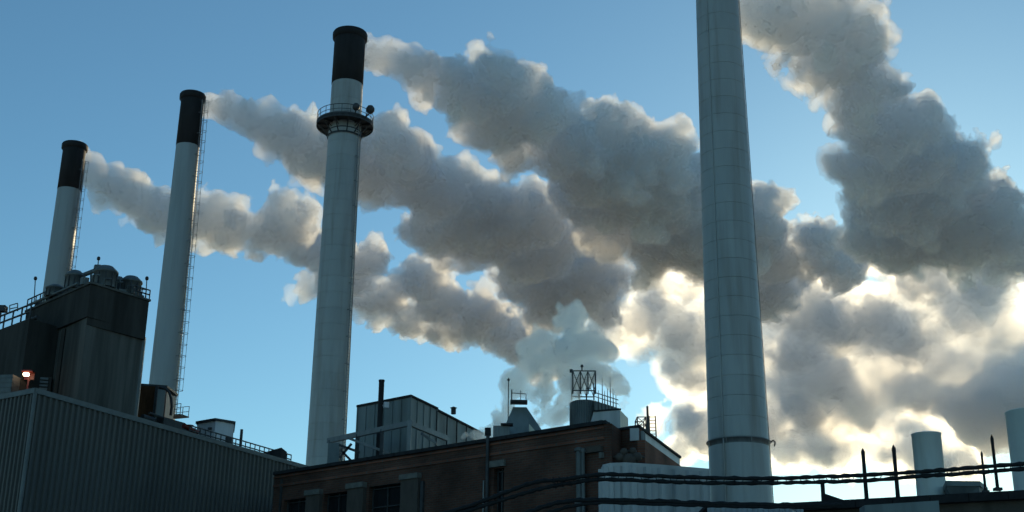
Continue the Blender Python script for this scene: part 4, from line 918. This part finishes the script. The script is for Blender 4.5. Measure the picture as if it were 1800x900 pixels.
# ------------------------------------------------------------------ the plumes
def plume(name, rows, z, label, mt, vox, levels=2, rmin=0.3, amp=2.4, ns=5.2, seed=1, cat='steam plume', jz=.25, group='steam plumes drifting away from the stacks', fixedY=None, kids=(13, 9, 6), n_wisp=0, wisp=0.6, core_in=-0.2, knot=0.0):
    rng = np.random.default_rng(seed)
    if fixedY is None: S = blobs(rows, z, rng, jz)
    else:
        S = []
        for px, py, pr in rows:
            p = atY(px, py, fixedY); r = pr * mpp(p); p = p + ray(px, py) * (rng.uniform(-jz, jz) * r * 2); S.append((*p, r))
        S = np.array(S)
    c = Vector(S[0][:3]); mw, mc, mk = plume_meshes(name, S, n_wisp, levels, rmin, kids, rng, vox, amp, ns, seed, wisp, core_in, taper=(cat == 'steam plume' and fixedY is None and rows[0][0] < 1000), knot=knot)
    for me, mm in ((mw, mt[0]), (mc, mt[1])) + (((mk, mt[2]),) if mk else ()): me.materials.append(mm); me.transform(Matrix.Translation(-c))
    o = bpy.data.objects.new(name, mc); link(o); o.location = c
    w = bpy.data.objects.new('wisp_layer', mw); link(w, o)
    if mk: link(bpy.data.objects.new('dense_curls', mk), o)
    return tag(o, label, cat, group)
ST1 = (steam_material('steam_wisp', 0.16, 0.6, 0.03), steam_material('steam_core', 0.32, 0.42, 0.08, 0.0), steam_material('steam_curls', 0.34, 0.45, 0.20, 0.0))
ST2 = (steam_material('far_steam_wisp', 0.07, 0.74, 0.02), steam_material('far_steam_core', 0.13, 0.77, 0.06, 0.0), steam_material('far_steam_curls', 0.38, 0.76, 0.14, 0.0))
ST6 = (steam_material('roof_steam_wisp', 0.45, 0.74, 0.03), steam_material('roof_steam_core', 1.1, 0.74, 0.10, 0.0))
ST7 = (steam_material('cloud_wisp', 0.03, 0.5, 0.02), steam_material('cloud_core', 0.6, 0.35, 0.05))
P1 = [(138,276,19),(158,292,26),(178,315,30),(198,330,33),(220,338,34),(240,350,36),(265,360,34),(240,385,20),(275,365,33),(310,378,37),(355,388,38),(400,398,36),(435,402,32),(475,398,34),(520,400,32),(575,460,32),(620,480,34),(290,370,38),(330,385,42),(380,390,46),(370,420,24),(420,400,36),(455,405,32),(500,388,44),(530,375,26),(490,430,26),(540,430,32),(565,450,38),(518,515,18),(545,500,26),(600,470,40),(655,450,34),(600,520,28),(640,520,36),(690,520,32),(740,490,40),(670,560,26),(720,560,36),(770,520,42),(800,560,42),(840,545,40),(870,570,40),(850,515,20),(900,590,38),(930,590,28),(950,630,36)]
P2r = [(350,184,18),(372,187,22),(398,194,26),(428,203,28),(445,212,31),(480,228,38),(520,248,46),(480,258,22),(560,280,50),(545,315,18),(600,270,56),(650,296,50),(640,325,20),(690,252,46),(725,290,48),(700,320,38),(760,330,60),(820,360,58),(760,395,48),(850,400,58),(900,380,58),(780,436,28),(850,440,38),(940,370,52),(930,440,58),(980,420,48),(920,490,48),(980,500,62),(1040,480,56),(960,550,36),(1040,520,46),(1085,490,26)]
P3r = [(628,86,23),(655,96,27),(685,106,29),(705,114,28),(725,118,30),(760,132,38),(745,165,24),(800,160,46),(850,160,58),(900,190,74),(880,120,36),(910,255,44),(960,200,48),(1000,260,58),(1050,285,80),(1120,310,82),(1170,340,74),(1160,420,58),(1060,385,52),(1010,340,50),(1230,400,88),(1300,420,80),(1340,350,24),(1345,395,32),(1370,450,46),(1430,445,46),(1450,420,26),(1340,500,60),(1480,470,44)]
P4r = [(1290,15,30),(1310,20,34),(1350,20,48),(1400,26,56),(1380,66,42),(1450,38,60),(1515,50,50),(1420,105,42),(1480,100,56),(1540,88,38),(1470,150,46),(1530,150,58),(1575,155,36),(1535,210,54),(1600,215,58),(1560,270,68),(1635,265,52),(1545,330,58),(1620,330,76),(1690,290,46),(1715,262,26),(1580,400,84),(1680,390,88),(1755,370,52),(1780,430,66)]
P5r = [(1600,480,44),(1665,560,40),(1650,625,36),(1500,725,40),(1455,790,36),(1560,800,30),(1395,690,50),(1440,770,46),(1380,790,40),(1620,790,50),(1690,810,40),(1340,740,50),(1530,440,50),(1620,480,66),(1730,490,66),(1370,520,54),(1420,535,64),(1480,570,60),(1540,550,52),(1590,590,56),(1400,610,54),(1450,650,64),(1420,715,54),(1500,700,44),(1560,640,46),(1620,690,50),(1560,740,40),(1640,630,40),(1540,780,36),(1330,560,50),(1345,650,44),(1480,790,36),(1420,800,26),(1690,640,30),(1700,540,50),(1760,570,50)]
P8r = [(1200,790,34),(1250,760,52),(1150,740,26),(1130,560,54),(1190,580,54),(1180,640,34),(1090,590,44),(1225,650,54),(1215,730,36),(1250,590,60),(1050,570,38),(1185,500,36),(1220,510,44),(1150,520,36)]
P6r = [(866,758,7),(872,747,9),(879,735,11),(886,722,13),(893,706,14),(897,690,14),(906,674,15),(918,660,17),(930,645,19),(948,742,13),(952,726,15),(958,710,16),(962,694,17),(958,676,18),(960,658,20),(968,640,23),(984,740,15),(988,722,17),(992,702,18),(998,682,19),(994,664,20),(1000,645,24),(1012,625,26),(985,618,24),(1030,650,18),(1045,628,22),(1062,648,18),(1076,664,17),(1088,684,15),(1098,704,12),(1040,600,26),(965,605,24),(1010,590,28),(935,618,18),(1070,618,16),(835,768,12),(850,772,13),(815,764,8),(1000,560,26)]
P7r = [(1700,720,46),(1745,690,54),(1790,670,58),(1840,680,60),(1720,755,40),(1775,745,50),(1840,750,50)]
P9r = [(1660,600,90),(1560,640,90),(1740,560,80),(1480,700,80),(1620,740,70),(1700,680,80),(1420,620,70),(1400,740,60),(1540,560,70),(1780,640,60)]
z1, z2, z3, z4 = 68.6, 68.2, 66.6, 53.5
plume('steam_plume', P1, z1, 'blue-grey steam plume trailing right from the leftmost smokestack', ST1, .31, knot=.75, seed=11, n_wisp=0)
plume('steam_plume', P2r, z2, 'grey steam plume streaming behind the platform smokestack, from the second stack', ST1, .31, knot=.75, seed=12, n_wisp=0)
plume('steam_plume', P3r, z3, 'big billowing steam plume from the smokestack with the platform', ST1, .27, knot=.65, seed=13, n_wisp=0)
plume('steam_plume', P4r, z4, 'thick grey steam plume falling from the upper middle to the right edge', ST1, .25, knot=.6, seed=14, amp=2.1, ns=4.6)
plume('steam_bank', P5r, 72.0, 'cream-lit bank of merged steam right of the thick smokestack', ST2, .55, knot=1.3, seed=15, rmin=.6, amp=2.4, ns=4.0, cat='steam cloud', group='low steam clouds', wisp=1.6, core_in=.5)
plume('steam_bank', P8r, 71.0, 'pale steam bank just left of the thick smokestack, above the brick roof', ST2, .52, knot=1.3, seed=25, rmin=.6, amp=2.4, ns=4.0, cat='steam cloud', group='low steam clouds', wisp=1.6, core_in=.5)
plume('roof_steam', P6r, 0, 'pale rising steam boiling off the roof around the tapering hood', ST6, .13, seed=16, rmin=.1, levels=1, amp=1.0, ns=2.0, fixedY=77.0, cat='steam cloud', group='low steam clouds', wisp=.5, core_in=-.1)
plume('distant_cloud', P7r, 0, 'smooth dark blue-grey cloud low at the right edge', ST7, .8, seed=17, rmin=.9, amp=2.5, ns=12, fixedY=300.0, cat='cloud', group='low steam clouds', wisp=2.0, core_in=0.5)
plume('sunlit_mist', P9r, 73.0, 'thin glowing cream mist around the hidden sun at the right', (steam_material('mist_wisp', 0.02, 0.72, 0.01), steam_material('mist', 0.065, 0.68, 0.01)), .9, seed=31, rmin=1, levels=1, amp=3, ns=12, cat='mist', group='low steam clouds', wisp=1.5, core_in=0.3)
